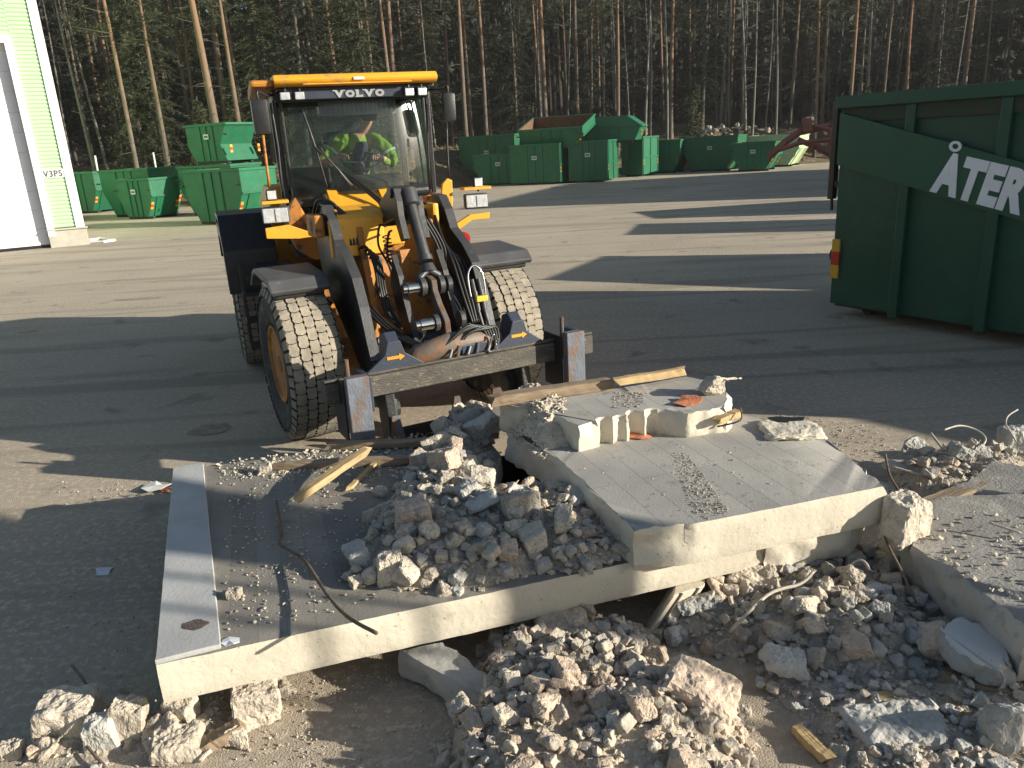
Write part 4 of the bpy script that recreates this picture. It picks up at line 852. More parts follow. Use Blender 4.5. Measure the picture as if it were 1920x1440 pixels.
for x in (-.56,.52):
    b = B(LF); b.prism([(x-.24,.885),(x+.24,.885),(x+.08,1.0),(x+.05,1.10),(x-.05,1.10),(x-.08,1.0)],YB-.045,YB-.02,'y',.004); hk = b.obj('hook_plate','blue_plate',FC)
    b = B(LF); b.prism([(YB-.02,.88),(YB-.02,1.10),(YB+.05,1.16),(YB+.16,1.12),(YB+.20,.98),(YB+.12,.80)],x-.05,x+.05,'x',.01); b.obj('hook','blue_plate',hk)
    b = B(LF @ Matrix.Translation((x,YB-.048,.975))); b.prism([(-.07,-.012),(.03,-.012),(.03,-.028),(.075,0),(.03,.028),(.03,.012),(-.07,.012)],-.003,.0,'y'); b.obj('arrow','arrow_orange',hk)
b = B(LF); b.tube([(-.42,YB+.10,.86),(-.34,YB+.06,.93),(-.05,YB+.04,.98),(.25,YB+.06,.97),(.40,YB+.10,.90)],[.05,.085,.095,.085,.05],18); smooth_angle(b.obj('cross_tube','rust_plate',FC),50)
# lower coupler frame
for x in (-.62,.60):
    b = B(LF); b.prism([(YB+.02,.70),(YB-.02,.45),(YB-.06,.16),(YB+.12,.14),(YB+.22,.45),(YB+.2,.75)],x-.04,x+.04,'x',.01); b.obj('coupler_side','black_paint',FC)
    b = B(LF); b.prism([(x-.13,.13),(x+.13,.13),(x+.07,.30),(x+.03,.52),(x-.03,.52),(x-.05,.30)],YB-.085,YB-.06,'y',.004); b.obj('foot_plate','worn_steel',FC)
b = B(LF); pts = [(-.30,.20),(.42,.24),(.40,.36),(.32,.56),(.25,.56)]
for i in range(9): a = math.pi*i/8; pts.append((.10+.135*math.cos(a),.44-.145*math.sin(a)))
pts += [(-.05,.56),(-.10,.56),(-.14,.36)]
b.prism([(x,z) for x,z in pts],YB-.05,YB-.02,'y',.003); b.obj('saddle_plate','rust_steel',FC)
b = B(LF); b.box(-.58,.56,YB+.08,YB+.13,.20,.34,.01); b.obj('lower_bar','black_paint',FC)
for k in range(6):
    o_ = k*.035; hose(LF,[(-.20+o_,YB-.02,.93),(-.10+o_,YB-.03,1.02+.02*(k%3)),(.08+o_,YB-.02,1.12-.01*k),(.22+o_*.7,YB+.0,1.06),(.26+o_*.5,YB-.02,.93)],.012,'hose','hose',FC)
b = B(LF); b.box(.00,.22,YB-.05,YB+.0,.895,.975,.008); k = b.obj('valve_block','blue_plate',FC)
for i,x in enumerate((-.12,-.05,.04,.12,.22,.30)):
    b = B(LF); b.tube([(x,YB-.07,.90),(x+.03,YB-.06,.96+.02*(i%2))],.013,8); b.obj('fitting','chrome',FC)
hose(LF,[(.24,YB-.07,.92),(.27,YB-.07,1.02),(.29,YB-.07,1.0),(.28,YB-.07,.90),(.22,YB-.07,.89)],.008,'hook_clip','chrome',FC,n=6)
# ------------------------------------------------------------------ driver
def skin_obj(name, nodes, edges, m, parent, M, sub=2):
    me = bpy.data.meshes.new(name); me.from_pydata([M @ Vector(n[:3]) for n in nodes], edges, []); me.materials.append(MAT[m])
    o = bpy.data.objects.new(name, me); COL.objects.link(o); 
    if parent: o.parent = parent
    md = o.modifiers.new('skin','SKIN'); me.skin_vertices.new() if not me.skin_vertices else None
    for i, n in enumerate(nodes):
        r = n[3]; r = r if isinstance(r,tuple) else (r,r); me.skin_vertices[0].data[i].radius = r
        me.skin_vertices[0].data[i].use_root = (i == 0)
    md.use_smooth_shade = True; s = o.modifiers.new('sub','SUBSURF'); s.levels = s.render_levels = sub
    if name in ('jacket','trousers'):            # folds in the cloth
        tx = bpy.data.textures.get('folds') or bpy.data.textures.new('folds','CLOUDS'); tx.noise_scale = .07; d = o.modifiers.new('folds','DISPLACE'); d.texture = tx; d.strength = .05; d.mid_level = .5; s.levels = s.render_levels = 3
    return o
def driver():
    base = MC @ Vector((.05,.85,2.0)); r = empty('person', base); tag(r, 'driver in a lime high visibility jacket leaning forward over the steering wheel in the cab', 'person')
    M = Matrix.Translation(-base) @ MC @ Matrix.Translation((.05,.85,2.0)) @ Matrix.Diagonal((1.18,1.06,1.08,1)) @ Matrix.Translation((-.05,-.85,-2.0))
    N = [(.05,.85,2.06,(.15,.12)),(.06,.80,2.22,(.14,.11)),(.08,.70,2.42,(.16,.11)),(.10,.60,2.57,(.13,.09)),(.13,.54,2.65,.055),(.16,.49,2.71,.06),(.18,.46,2.78,(.075,.085)),(.19,.45,2.85,(.07,.08)),
         (-.10,.58,2.56,.07),(-.31,.48,2.38,.05),(-.28,.40,2.36,.045),(-.13,.31,2.42,.032),
         (.28,.56,2.56,.07),(.40,.50,2.36,.05),(.36,.42,2.32,.045),(.23,.33,2.40,.032),
         (-.06,.66,2.04,.09),(-.10,.40,2.06,.07),(-.10,.34,1.70,.05),(-.10,.24,1.55,.045),
         (.16,.66,2.04,.09),(.20,.40,2.06,.07),(.20,.34,1.70,.05),(.20,.24,1.55,.045),(.175,.385,2.76,.022)]
    E = [(0,1),(1,2),(2,3),(3,4),(4,5),(5,6),(6,7),(3,8),(8,9),(9,10),(10,11),(3,12),(12,13),(13,14),(14,15),(0,16),(16,17),(17,18),(18,19),(0,20),(20,21),(21,22),(22,23),(6,24)]
    for hi, s in ((11,1),(15,-1)):                       # five fingers curled over the wheel rim
        hx,hy,hz = N[hi][:3]
        p = len(N); N.append((hx+s*.03,hy-.035,hz+.012,(.030,.016))); E.append((hi,p))
        for k in range(4):
            a = len(N); x = hx+s*.035+(k-1.5)*.019; ln = (.030,.036,.034,.026)[k]
            N += [(x,hy-.065,hz+.012,.009),(x,hy-.065-ln*.6,hz-.008,.008),(x,hy-.062-ln*.4,hz-.034,.007)]; E += [(p,a),(a,a+1),(a+1,a+2)]
        a = len(N); N += [(hx+s*.065,hy-.03,hz-.004,.010),(hx+s*.075,hy-.055,hz-.022,.008)]; E += [(p,a),(a,a+1)]
    skin_obj('body', N, E, 'skin', r, M)
    J = [(.05,.85,2.10,(.17,.14)),(.06,.80,2.24,(.165,.135)),(.08,.70,2.44,(.19,.135)),(.10,.61,2.57,(.15,.11)),(.12,.57,2.625,(.075,.07)),
         (-.11,.58,2.56,.088),(-.28,.50,2.40,.068),(-.245,.42,2.36,.058),(-.16,.36,2.40,.045),(.29,.56,2.56,.088),(.41,.50,2.36,.068),(.365,.42,2.32,.058),(.27,.36,2.37,.045)]
    j = skin_obj('jacket', J, [(0,1),(1,2),(2,3),(3,4),(3,5),(5,6),(6,7),(7,8),(3,9),(9,10),(10,11),(11,12)], 'hivis', r, M)
    for (a,c2,rr) in (((-.185,.545,2.49),(-.20,.54,2.475),.084),((.355,.53,2.45),(.365,.525,2.43),.084)):
        b = B(M); b.tube([a,c2],rr,18); b.obj('reflective_band','reflective',j)
    skin_obj('shirt', [(.08,.62,2.22,(.12,.06)),(.10,.53,2.42,(.12,.06)),(.12,.49,2.57,(.075,.05))], [(0,1),(1,2)], 'navy', r, M)
    T = [(.05,.85,2.05,(.17,.13)),(-.06,.66,2.05,.105),(-.10,.40,2.07,.085),(-.10,.34,1.72,.065),(-.10,.28,1.60,.06),(.16,.66,2.05,.105),(.20,.40,2.07,.085),(.20,.34,1.72,.065),(.20,.28,1.60,.06)]
    skin_obj('trousers', T, [(0,1),(1,2),(2,3),(3,4),(0,5),(5,6),(6,7),(7,8)], 'navy', r, M)
    b = B(M @ Matrix.Translation((.185,.455,2.835)) @ Matrix.Rotation(rad(24),4,'X')); b.lathe([(-.02,.098),(.03,.098),(.065,.085),(.09,.055),(.10,.001)],22,'z'); b.prism([(-.075,-.06),(.075,-.06),(.06,-.15),(0,-.175),(-.06,-.15)],-.015,-.003,'z',.003); smooth_angle(b.obj('cap','cap',r),40)
    for s in (-1,1): b = B(M); b.lathe([(-.008,.004),(0,.010),(.008,.004)],10,'y',c=(.178+s*.03,.392,2.785)); b.obj('eye','navy',r)
driver()
# ------------------------------------------------------------------ slabs of broken concrete
def slab(name, outline, zt, th, mats, rough=.006, broken=(), step=.035, tilt=(0,0), seed=0, brk=.03, chamfer=.008, parent=None):
    """outline: world xy, any order; broken: indices of ragged edges. mats = (top, side)"""
    rnd = random.Random(seed); P = [Vector((p[0],p[1])) for p in outline]; n = len(P); pts = []
    area = sum(P[i].x*P[(i+1)%n].y-P[(i+1)%n].x*P[i].y for i in range(n)); 
    if area < 0: P = P[::-1]; broken = [(n-2-k)%n for k in broken]
    c = sum(P, Vector((0,0)))/n
    for i in range(n):
        a, b_ = P[i], P[(i+1)%n]; m = max(1,int((b_-a).length/step)); nr = Vector(((b_-a).y,-(b_-a).x)).normalized(); ww = brk if i in broken else rough
        for k in range(m):
            q = a.lerp(b_,k/m); e = min(1,min(k,m-k)/3)
            pts.append((q,nr,ww))
    bm = bmesh.new(); rings = []; R = max(4,int(th/.03)); zf = lambda q,z: z + tilt[0]*(q.x-c.x)+tilt[1]*(q.y-c.y)
    for r in range(R+1):
        t = r/R; ring = []
        for (q,nr,ww) in pts:
            nz = noise.fractal(Vector((q.x*9+seed,q.y*9,zt*7+t*th*11)),1,2,4); nz2 = noise.noise(Vector((q.x*3+seed,q.y*3,t*th*5)))
            off = ww*(nz*1.0+nz2*1.1); inset = (chamfer if r in (0,R) else 0)+(ww*.25 if r == 0 else 0)
            p2 = q+nr*(off-inset); ring.append(bm.verts.new((p2.x,p2.y,zf(p2,zt-t*th)+ (rnd.uniform(-.3,.1)*ww if r == 0 else 0))))
        rings.append(ring)
    N = len(pts)
    for r in range(R):
        for i in range(N): bm.faces.new((rings[r][i],rings[r+1][i],rings[r+1][(i+1)%N],rings[r][(i+1)%N])).material_index = 1
    f = bm.faces.new(rings[0][::-1]); f.material_index = 0; g = bm.faces.new(rings[-1]); g.material_index = 1
    bmesh.ops.triangulate(bm, faces=[f,g]); bmesh.ops.recalc_face_normals(bm, faces=bm.faces[:])
    o = finish(name, bm, mats, parent)
    for p in o.data.polygons: p.use_smooth = p.material_index == 1
    try: o.data.set_sharp_from_angle(angle=rad(38))
    except Exception: pass
    return o
g2 = lambda px,py,h: tuple(G(px,py,h)[:2])
Z1, Z2, Z3 = .42, .63, .80
A1 = math.atan2(.28,.96)
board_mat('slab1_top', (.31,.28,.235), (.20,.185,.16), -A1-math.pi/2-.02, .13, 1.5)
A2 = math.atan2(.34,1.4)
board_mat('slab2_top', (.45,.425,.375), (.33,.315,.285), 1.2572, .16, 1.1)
nl, nr_ = Vector((-1.61,2.84)), Vector((1.33,3.69)); fl_ = Vector((-2.43,5.06))
notch = [g2(*q,Z1) for q in ((905,812),(940,850),(925,905),(1045,908),(1060,870),(1010,800))]
o1 = [tuple(nl), tuple(nr_), (1.55,4.3), (.9,4.9)] + notch[::-1] + [(-.45,5.35),(-1.2,5.27),(-1.3,5.27),tuple(fl_)]
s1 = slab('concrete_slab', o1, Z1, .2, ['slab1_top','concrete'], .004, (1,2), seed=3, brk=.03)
tag(s1, 'big lower concrete slab with dark dirty top carrying the heap of rubble', 'concrete slab')
# pale formed strip along its left edge
d0 = (fl_-nl).normalized(); rt = Vector((d0.y,-d0.x))
def off(p, a, b_): return tuple(p+d0*a+rt*b_)
st = slab('edge_strip', [off(nl,.01,.0), off(nl,.01,.27), off(fl_,-.02,.20), off(fl_,-.02,.0)], Z1+.022, .03, ['slab_pale','slab_pale'], .0015, (), seed=5, brk=.012, chamfer=.003); st.parent = s1
s2 = slab('concrete_slab', [g2(1188,994,Z2),g2(1300,984,Z2),g2(1664,912,Z2),g2(1600,862,Z2),g2(1545,812,Z2),g2(1470,792,Z2),(1.45,5.1),(1.2,5.3),(-.07,4.95),g2(1055,870,Z2)], Z2, .225, ['slab2_top','concrete'], .004, (0,2,3,4,5,8,9), seed=8, brk=.028)
tag(s2, 'pale upper concrete slab lying on the dirty one, its bright edge facing us', 'concrete slab')
e3 = [g2(935,757,Z3),g2(990,764,Z3),g2(1050,780,Z3),g2(1085,800,Z3)]
import itertools
a_, b_ = Vector(g2(1120,790,Z3)), Vector(g2(1236,768,Z3)); e3 += [tuple(a_)]
for k in range(4):                                     # four scalloped drill bites in the broken edge
    c_ = a_.lerp(b_,(.13,.36,.62,.88)[k]); w_ = (b_-a_).length*(.115,.105,.135,.12)[k]; dd = (b_-a_).normalized(); up = Vector((-dd.y,dd.x))
    for j in range(7): t = math.pi*(1-j/6); e3.append(tuple(c_+dd*w_*math.cos(t)*.96+up*w_*(1.1,.7,1.35,.9)[k]*math.sin(t)))
e3 += [tuple(b_),g2(1290,775,Z3),g2(1366,764,Z3),g2(1372,738,Z3),g2(1335,714,Z3),g2(1285,704,Z3)]
s3 = slab('concrete_slab', e3, Z3, .20, ['slab2_top','concrete'], .010, (0,1,2,3,31,32,33,34,35,36), seed=11, brk=.022, step=.02)
tag(s3, 'thinner slab piece with four scalloped bites in its broken edge, at the back of the pile', 'concrete slab')
s4 = slab('concrete_slab', [g2(1716,1022,.36),g2(1660,955,.36),g2(1760,930,.36),g2(2080,905,.36),g2(2150,1130,.36),g2(1925,1176,.36)], .36, .30, ['slab4_top','concrete_grey'], .008, (0,1,2,5), seed=17, brk=.03) if mat('slab4_top', (.33,.31,.28), (.23,.215,.19), 3, .95, .3, 60, spot=(.40,.375,.32), spot_amt=.4, spot_scale=7) else None
tag(s4, 'thick grey slab at the right edge with its long side in deep shadow', 'concrete slab')
s6 = slab('concrete_slab', [g2(1438,1010,.41),g2(1600,984,.41),g2(1618,962,.41),g2(1560,925,.41),g2(1440,950,.41)], .415, .20, ['concrete','concrete'], .006, (0,1,2,3,4), seed=19, brk=.025, tilt=(.03,.05))
tag(s6, 'broken off slab end with a bright front face, under the right side of the upper slab', 'concrete slab')
s5 = slab('concrete_beam', [g2(745,1222,.17),g2(830,1205,.17),g2(1030,1330,.17),g2(985,1352,.17)], .17, .15, ['concrete_grey','concrete_grey'], .006, (1,3), seed=23, brk=.02, tilt=(0,.03))
tag(s5, 'long grey concrete beam sticking out from under the big slab towards us', 'concrete beam')
# leaning white prop under the slab
pp = [G(1205,1202,.0),G(1262,1190,.0),G(1322,1098,.215),G(1262,1117,.215)]
b = B(); th_ = Vector((.05,.16,0)); b.hexa([pp[0],pp[1],pp[1]+th_,pp[0]+th_,pp[3],pp[2],pp[2]+th_,pp[3]+th_]); 
bmesh.ops.bevel(b.bm, geom=b.bm.edges[:], offset=.006, segments=1, affect='EDGES'); pr_ = b.obj('concrete_prop','concrete'); tag(pr_, 'pale concrete block leaning under the near edge of the big slab', 'concrete block')
b = B()
for f in (.28,.80): q0 = pp[0].lerp(pp[1],f); q1 = pp[3].lerp(pp[2],f); b = B(); b.tube([q0+Vector((0,-.004,0)),q1+Vector((0,-.004,0))],.006,6); b.obj('rebar','rebar',pr_)
# ------------------------------------------------------------------ rocks
ROCK = []
def rock_mesh(seed, kind):
    rnd = random.Random(seed); bm = bmesh.new()
    sc = {'lump':(1,.85,.75),'block':(1,.8,.7),'flat':(1,.75,.28),'long':(1.2,.55,.5)}[kind]
    if kind in ('block','flat','long'):
        for x in (-1,1):
            for y in (-1,1):
                for z in (-1,1): bm.verts.new((x*rnd.uniform(.6,1)*sc[0]*.5,y*rnd.uniform(.6,1)*sc[1]*.5,z*rnd.uniform(.7,1)*sc[2]*.5))
        for i in range(3): v = Vector([rnd.gauss(0,1) for _ in range(3)]).normalized(); bm.verts.new((v.x*sc[0]*.52,v.y*sc[1]*.52,v.z*sc[2]*.52))
    else:
        for i in range(13): v = Vector([rnd.gauss(0,1) for _ in range(3)]).normalized()*rnd.uniform(.42,.54); bm.verts.new((v.x*sc[0],v.y*sc[1],v.z*sc[2]))
    r = bmesh.ops.convex_hull(bm, input=bm.verts[:]); bmesh.ops.delete(bm, geom=[e for e in r['geom_interior'] if isinstance(e,bmesh.types.BMVert)], context='VERTS')
    bmesh.ops.bevel(bm, geom=bm.edges[:], offset=.035, segments=1, affect='EDGES'); bmesh.ops.triangulate(bm, faces=bm.faces[:])
    for _ in range(4):
        es = [e for e in bm.edges if e.calc_length() > .075]
        if es: bmesh.ops.subdivide_edges(bm, edges=es, cuts=1); bmesh.ops.triangulate(bm, faces=bm.faces[:])
    bm.normal_update(); o = Vector((seed*3.1,0,0))
    for v in bm.verts:
        n1 = noise.fractal(v.co*3.5+o,1,2,3); n2 = noise.ridged_multi_fractal(v.co*7+o,1,2,3,1,2)-1.2; v.co += v.normal*(n1*.05-n2*.016+noise.noise(v.co*24+o)*.016)
    me = bpy.data.meshes.new('rock'); bm.normal_update(); bm.to_mesh(me); bm.free()
    for p in me.polygons: p.use_smooth = False
    return me
VAR = [(k, rock_mesh(100+i, k)) for i,k in enumerate(['lump']*9+['block']*7+['flat']*4+['long']*4)]
for _,me in VAR: me.materials.append(MAT['concrete_rock'])
VART = []
for k,me in VAR: m2 = me.copy(); m2.materials[0] = MAT['concrete_tan']; VART.append((k,m2))
VARG = []
for k,me in VAR: m2 = me.copy(); m2.materials[0] = MAT['concrete_grey']; VARG.append((k,m2))
def rock(x, y, z, size, label, group=None, rnd=random, grey=False, kind=None, rot=None, sc=None, name='concrete_chunk', cat='concrete chunk', matn=None):
    L_ = [m for k,m in (VART if grey == 'tan' else VARG if grey else VAR) if kind is None or k == kind]; me = rnd.choice(L_)
    if matn: me = me.copy(); me.materials[0] = MAT[matn]
    o = bpy.data.objects.new(name, me); COL.objects.link(o); o.location = (x,y,z)
    o.rotation_euler = rot or (rnd.uniform(-.5,.5),rnd.uniform(-.5,.5),rnd.uniform(0,6.28)); o.scale = tuple(size*q for q in (sc or (rnd.uniform(.85,1.15),rnd.uniform(.85,1.15),rnd.uniform(.8,1.1))))
    return tag(o, label, cat, group)
def inside(p, poly):
    r = False; n = len(poly)
    for i in range(n):
        a, b_ = poly[i], poly[(i+1)%n]
        if (a[1] > p[1]) != (b_[1] > p[1]) and p[0] < (b_[0]-a[0])*(p[1]-a[1])/(b_[1]-a[1])+a[0]: r = not r
    return r
def edist(p, poly):
    m = 9; n = len(poly)
    for i in range(n):
        a, b_ = Vector(poly[i]), Vector(poly[(i+1)%n]); q = Vector(p[:2]); t = max(0,min(1,(q-a).dot(b_-a)/max(1e-9,(b_-a).length_squared))); m = min(m,(a.lerp(b_,t)-q).length)
    return m
def bed(name, poly, z0, peak, edge, label, matn='rubble_dust', step=.025, rough=.035, seed=0):
    xs = [p[0] for p in poly]; ys = [p[1] for p in poly]; nx = int((max(xs)-min(xs))/step)+2; ny = int((max(ys)-min(ys))/step)+2
    def hf(x,y):
        if not inside((x,y),poly): return z0-.02
        d = edist((x,y),poly)+.05*noise.noise(Vector((x*5,y*5,seed))); t = max(0,min(1,d/edge)); t = t*(2-t); return z0-.02+(peak+.02)*t + rough*t*(noise.fractal(Vector((x*9,y*9,seed)),1,2,5))+.3*peak*t*noise.noise(Vector((x*2.2,y*2.2,seed+4)))
    bm = bmesh.new(); V = {}
    for i in range(nx):
        for j in range(ny):
            x = min(xs)+i*step; y = min(ys)+j*step; h = hf(x,y)
            if h > z0-.0199: V[i,j] = bm.verts.new((x,y,h))
    for (i,j),v in V.items():
        q = [V.get(k) for k in ((i,j),(i+1,j),(i+1,j+1),(i,j+1))]
        if all(q): bm.faces.new(q)
    o = finish(name, bm, matn); tag(o, label, 'rubble', kind='stuff'); return hf
def pile(poly, hf, n, smin, smax, label, group, seed, grey=0, stack=.55, power=2.2, avoid=(), tan=.35):
    rnd = random.Random(seed); xs = [p[0] for p in poly]; ys = [p[1] for p in poly]; L_ = []
    sizes = sorted([smin+(smax-smin)*rnd.random()**power for _ in range(n)], reverse=True)
    for s in sizes:
        for tr in range(60):
            x = rnd.uniform(min(xs),max(xs)); y = rnd.uniform(min(ys),max(ys))
            if not inside((x,y),poly) or any((x-a)**2+(y-b_)**2 < (r+s*.4)**2 for a,b_,r in avoid): continue
            z = hf(x,y)+s*.22; ok = True
            for (a,b_,c_,r) in L_:
                dd = math.hypot(a-x,b_-y)
                if dd < (r+s)*.40: ok = False if tr < 40 else ok
                if dd < (r+s)*.42: z = max(z,c_+(r+s)*stack*.5*(1-dd/((r+s)*.6)))
            if ok: break
        else: continue
        L_.append((x,y,z,s)); rock(x,y,z,s,label,group,rnd,grey=(rnd.random() < grey) or ('tan' if rnd.random() < tan else False))
    return L_
POOL = []
def chips(name, poly, hf, n, smin, smax, label, seed, matn='chips', power=3, dens=None):
    rnd = random.Random(seed); tm = []
    for k in range(8):
        t = bmesh.new()
        for i in range(8): v = Vector([rnd.gauss(0,1) for _ in range(3)]).normalized()*rnd.uniform(.35,.55); t.verts.new((v.x,v.y*.85,v.z*.6))
        bmesh.ops.convex_hull(t, input=t.verts[:]); t.verts.ensure_lookup_table(); t.verts.index_update(); t.faces.ensure_lookup_table(); tm.append(([v.co.copy() for v in t.verts],[[v.index for v in f.verts] for f in t.faces])); t.free()
    V = []; Fc = []; xs = [p[0] for p in poly]; ys = [p[1] for p in poly]; c = 0; tr = 0
    while c < n and tr < n*12:
        tr += 1; x = rnd.uniform(min(xs),max(xs)); y = rnd.uniform(min(ys),max(ys))
        if not inside((x,y),poly): continue
        if dens and rnd.random() > dens(x,y): continue
        s = smin+(smax-smin)*rnd.random()**power; vs, fs = rnd.choice(tm); R = Matrix.Rotation(rnd.uniform(0,6.28),3,'Z') @ Matrix.Rotation(rnd.uniform(-.6,.6),3,'X'); z = hf(x,y)+s*.2; o = len(V)
        for v in vs: q = R @ (v*s); V.append((q.x+x,q.y+y,q.z+z))
        for f in fs: Fc.append([i+o for i in f])
        c += 1
    me = bpy.data.meshes.new(name); me.from_pydata(V,[],Fc); me.materials.append(MAT[matn]); o = bpy.data.objects.new(name,me); COL.objects.link(o); return tag(o,label,'rubble',kind='stuff')
gp = lambda L_,h=0: [g2(a,b_,h) for a,b_ in L_]
def massrocks(name, poly, hf, n, smin, smax, label, seed, lift=.2, grey=0):
    rnd = random.Random(seed); V = []; Fc = []; Mi = []; xs = [p[0] for p in poly]; ys = [p[1] for p in poly]; c = tr = 0; SM = []
    for k in range(7):
        t = bmesh.new(); t.from_mesh(VAR[(k*3)%len(VAR)][1]); bmesh.ops.dissolve_limit(t, angle_limit=rad(9), verts=t.verts[:], edges=t.edges[:]); bmesh.ops.triangulate(t, faces=t.faces[:]); t.verts.index_update()
        SM.append(([v.co.copy() for v in t.verts],[[v.index for v in f.verts] for f in t.faces])); t.free()
    while c < n and tr < n*20:
        tr += 1; x = rnd.uniform(min(xs),max(xs)); y = rnd.uniform(min(ys),max(ys))
        if not inside((x,y),poly): continue
        s = smin+(smax-smin)*rnd.random()**1.6; vs, fs = rnd.choice(SM); R = Matrix.Rotation(rnd.uniform(0,6.28),3,'Z') @ Matrix.Rotation(rnd.uniform(-.8,.8),3,'X'); z = hf(x,y)+s*rnd.uniform(.1,.1+lift*2); o = len(V); mi = 1 if rnd.random() < grey else 0
        for v in vs: q = R @ (v*s); V.append((q.x+x,q.y+y,q.z+z))
        for f in fs: Fc.append([i+o for i in f]); Mi.append(mi)
        c += 1
    me = bpy.data.meshes.new(name); me.from_pydata(V,[],Fc); me.materials.append(MAT['concrete_rock']); me.materials.append(MAT['concrete_grey']); me.polygons.foreach_set('material_index',Mi)
    o = bpy.data.objects.new(name,me); COL.objects.link(o); return tag(o,label,'rubble',kind='stuff')
# A: heap on the lower slab
PA = gp([(835,790),(900,765),(940,795),(915,850),(915,912),(1000,925),(1060,900),(1160,960),(1195,1045),(1110,1075),(1000,1080),(905,1110),(750,1112),(640,1095),(690,990),(740,930),(770,870),(810,830)],Z1)
hA = bed('rubble_bed', PA, Z1, .12, .35, 'fine grey rubble under the chunks on the lower slab', seed=1)
LA = pile(PA, hA, 88, .065, .24, 'lump of broken concrete in the heap on the lower slab', 'concrete lumps heaped on the lower slab', 31, grey=.15, stack=.5)
massrocks('small_rubble', PA, hA, 560, .035, .10, 'small broken concrete filling the heap on the lower slab', 51, grey=.2)
chips('rubble_chips', PA, hA, 1500, .012, .055, 'small concrete chips between the lumps on the lower slab', 5)
# B: heap at the bottom middle
PB = gp([(820,1600),(830,1390),(880,1300),(890,1225),(960,1180),(1110,1160),(1200,1190),(1290,1260),(1400,1330),(1430,1420),(1440,1600)],0)
hB = bed('rubble_bed', PB, 0, .24, .5, 'brown fine rubble under the heap at the bottom middle', seed=2, step=.02)
heroB = [(1312,1350,.24,'block'),(1055,1228,.21,'lump')]
LB = pile(PB, hB, 74, .05, .17, 'rough tan concrete lump in the heap at the bottom middle', 'concrete lumps in the heap at the bottom middle', 33, grey=.04, stack=.55, tan=.85, avoid=[(*g2(1312,1362,.12),.16),(*g2(1055,1230,.1),.12)])
massrocks('small_rubble', PB, hB, 640, .03, .09, 'small broken concrete filling the heap at the bottom middle', 52)
chips('rubble_chips', PB, hB, 1300, .010, .045, 'small tan chips between the lumps at the bottom middle', 6)
# C: heap to the right under the slabs
PC = gp([(1215,1190),(1330,1085),(1470,1045),(1640,1030),(1740,1120),(1800,1185),(1790,1275),(1640,1300),(1500,1275),(1380,1240),(1260,1215)],0)
hC = bed('rubble_bed', PC, 0, .17, .4, 'grey fine rubble under the heap right of the leaning block', seed=3)
LC_ = pile(PC, hC, 66, .06, .19, 'concrete lump in the grey heap between the upper slab and the right slab', 'concrete lumps right of the leaning block', 35, grey=.35)
massrocks('small_rubble', PC, hC, 480, .03, .095, 'small broken concrete filling the heap right of the leaning block', 53, grey=.4)
chips('rubble_chips', PC, hC, 1300, .010, .05, 'small grey chips right of the leaning block', 7)
# D: thin scatter at the bottom right
PD = gp([(1400,1215),(1560,1260),(1800,1260),(1960,1190),(2000,1600),(1640,1600),(1560,1440),(1500,1360),(1420,1290)],0)
hD = bed('rubble_bed', PD, 0, .06, .3, 'thin grey rubble at the bottom right', seed=4)
LD_ = pile(PD, hD, 40, .05, .15, 'small concrete piece in the thin scatter at the bottom right', 'concrete pieces at the bottom right', 37, grey=.5)
massrocks('small_rubble', PD, hD, 300, .025, .06, 'small broken concrete in the thin scatter at the bottom right', 54, grey=.6)
chips('rubble_chips', PD, hD, 1500, .008, .04, 'small grey chips at the bottom right', 8)
# E: behind the block on the right
PE = gp([(1640,905),(1700,850),(1770,835),(1920,850),(2000,900),(1960,960),(1700,955)],.1)
hE = bed('rubble_bed', PE, .0, .22, .35, 'shaded rubble under the bent bars behind the loose block', seed=6)
LE = pile(PE, hE, 13, .09, .30, 'concrete lump among the bent reinforcing bars at the right', 'concrete lumps among the bent bars', 39, grey=.75)
massrocks('small_rubble', PE, hE, 90, .04, .1, 'small broken concrete among the bent bars', 55, grey=.6)
chips('rubble_chips', PE, hE, 500, .012, .06, 'small chips among the bent bars', 9)
# F: under the near left corner of the slab
PF = gp([(20,1400),(90,1335),(210,1300),(300,1300),(560,1235),(560,1300),(470,1360),(430,1420),(180,1450),(30,1445)],0)
hF = bed('rubble_bed', PF, 0, .05, .2, 'fine rubble under the near left corner of the slab', seed=7, step=.02)
LF_ = pile(PF, hF, 14, .05, .12, 'small concrete lump by the near left corner of the big slab', 'concrete lumps by the near left slab corner', 41, grey=.2)
chips('rubble_chips', PF, hF, 500, .008, .035, 'small chips by the near left slab corner', 10)
# loose grit everywhere near, and on the slabs
flat = lambda z: (lambda x,y: z)
GP = [g2(-60,1500,0),g2(2000,1500,0),g2(2050,860,0),g2(1300,700,0),g2(500,820,0),g2(-60,1000,0)]
chips('ground_grit', GP, flat(0), 5200, .004, .022, 'loose grit and pebbles strewn over the dirt yard', 12, matn='rubble_dust', power=4)
TOP1 = [tuple(nl+d0*.1+rt*.3),tuple(Vector(nr_)+d0*.1),(.9,4.5),(-.4,5.25),tuple(fl_+rt*.3-d0*.1)]
chips('slab_grit', TOP1, flat(Z1), 4200, .003, .030, 'grit and crumbs lying on the dark top of the lower slab', 13, power=3.5, dens=lambda x,y: 0 if inside((x,y),notch+[(.3,5.2)]) else .35+.65*(noise.noise(Vector((x*2.2,y*2.2,1))) > -.05))
far1 = gp([(400,868),(640,838),(860,800),(830,870),(760,900),(600,890),(430,900)],Z1)
chips('slab_grit', far1, flat(Z1), 1300, .006, .045, 'pale crumbs along the back edge of the lower slab', 14, power=2.6)
hcr = bed('rubble_bed', gp([(938,775),(965,745),(1060,760),(1100,795),(1115,830),(1020,846),(975,825)],Z2), Z2, .155, .20, 'crushed pale concrete on the corner of the back slab', seed=9, step=.012, matn='chips', rough=.03)
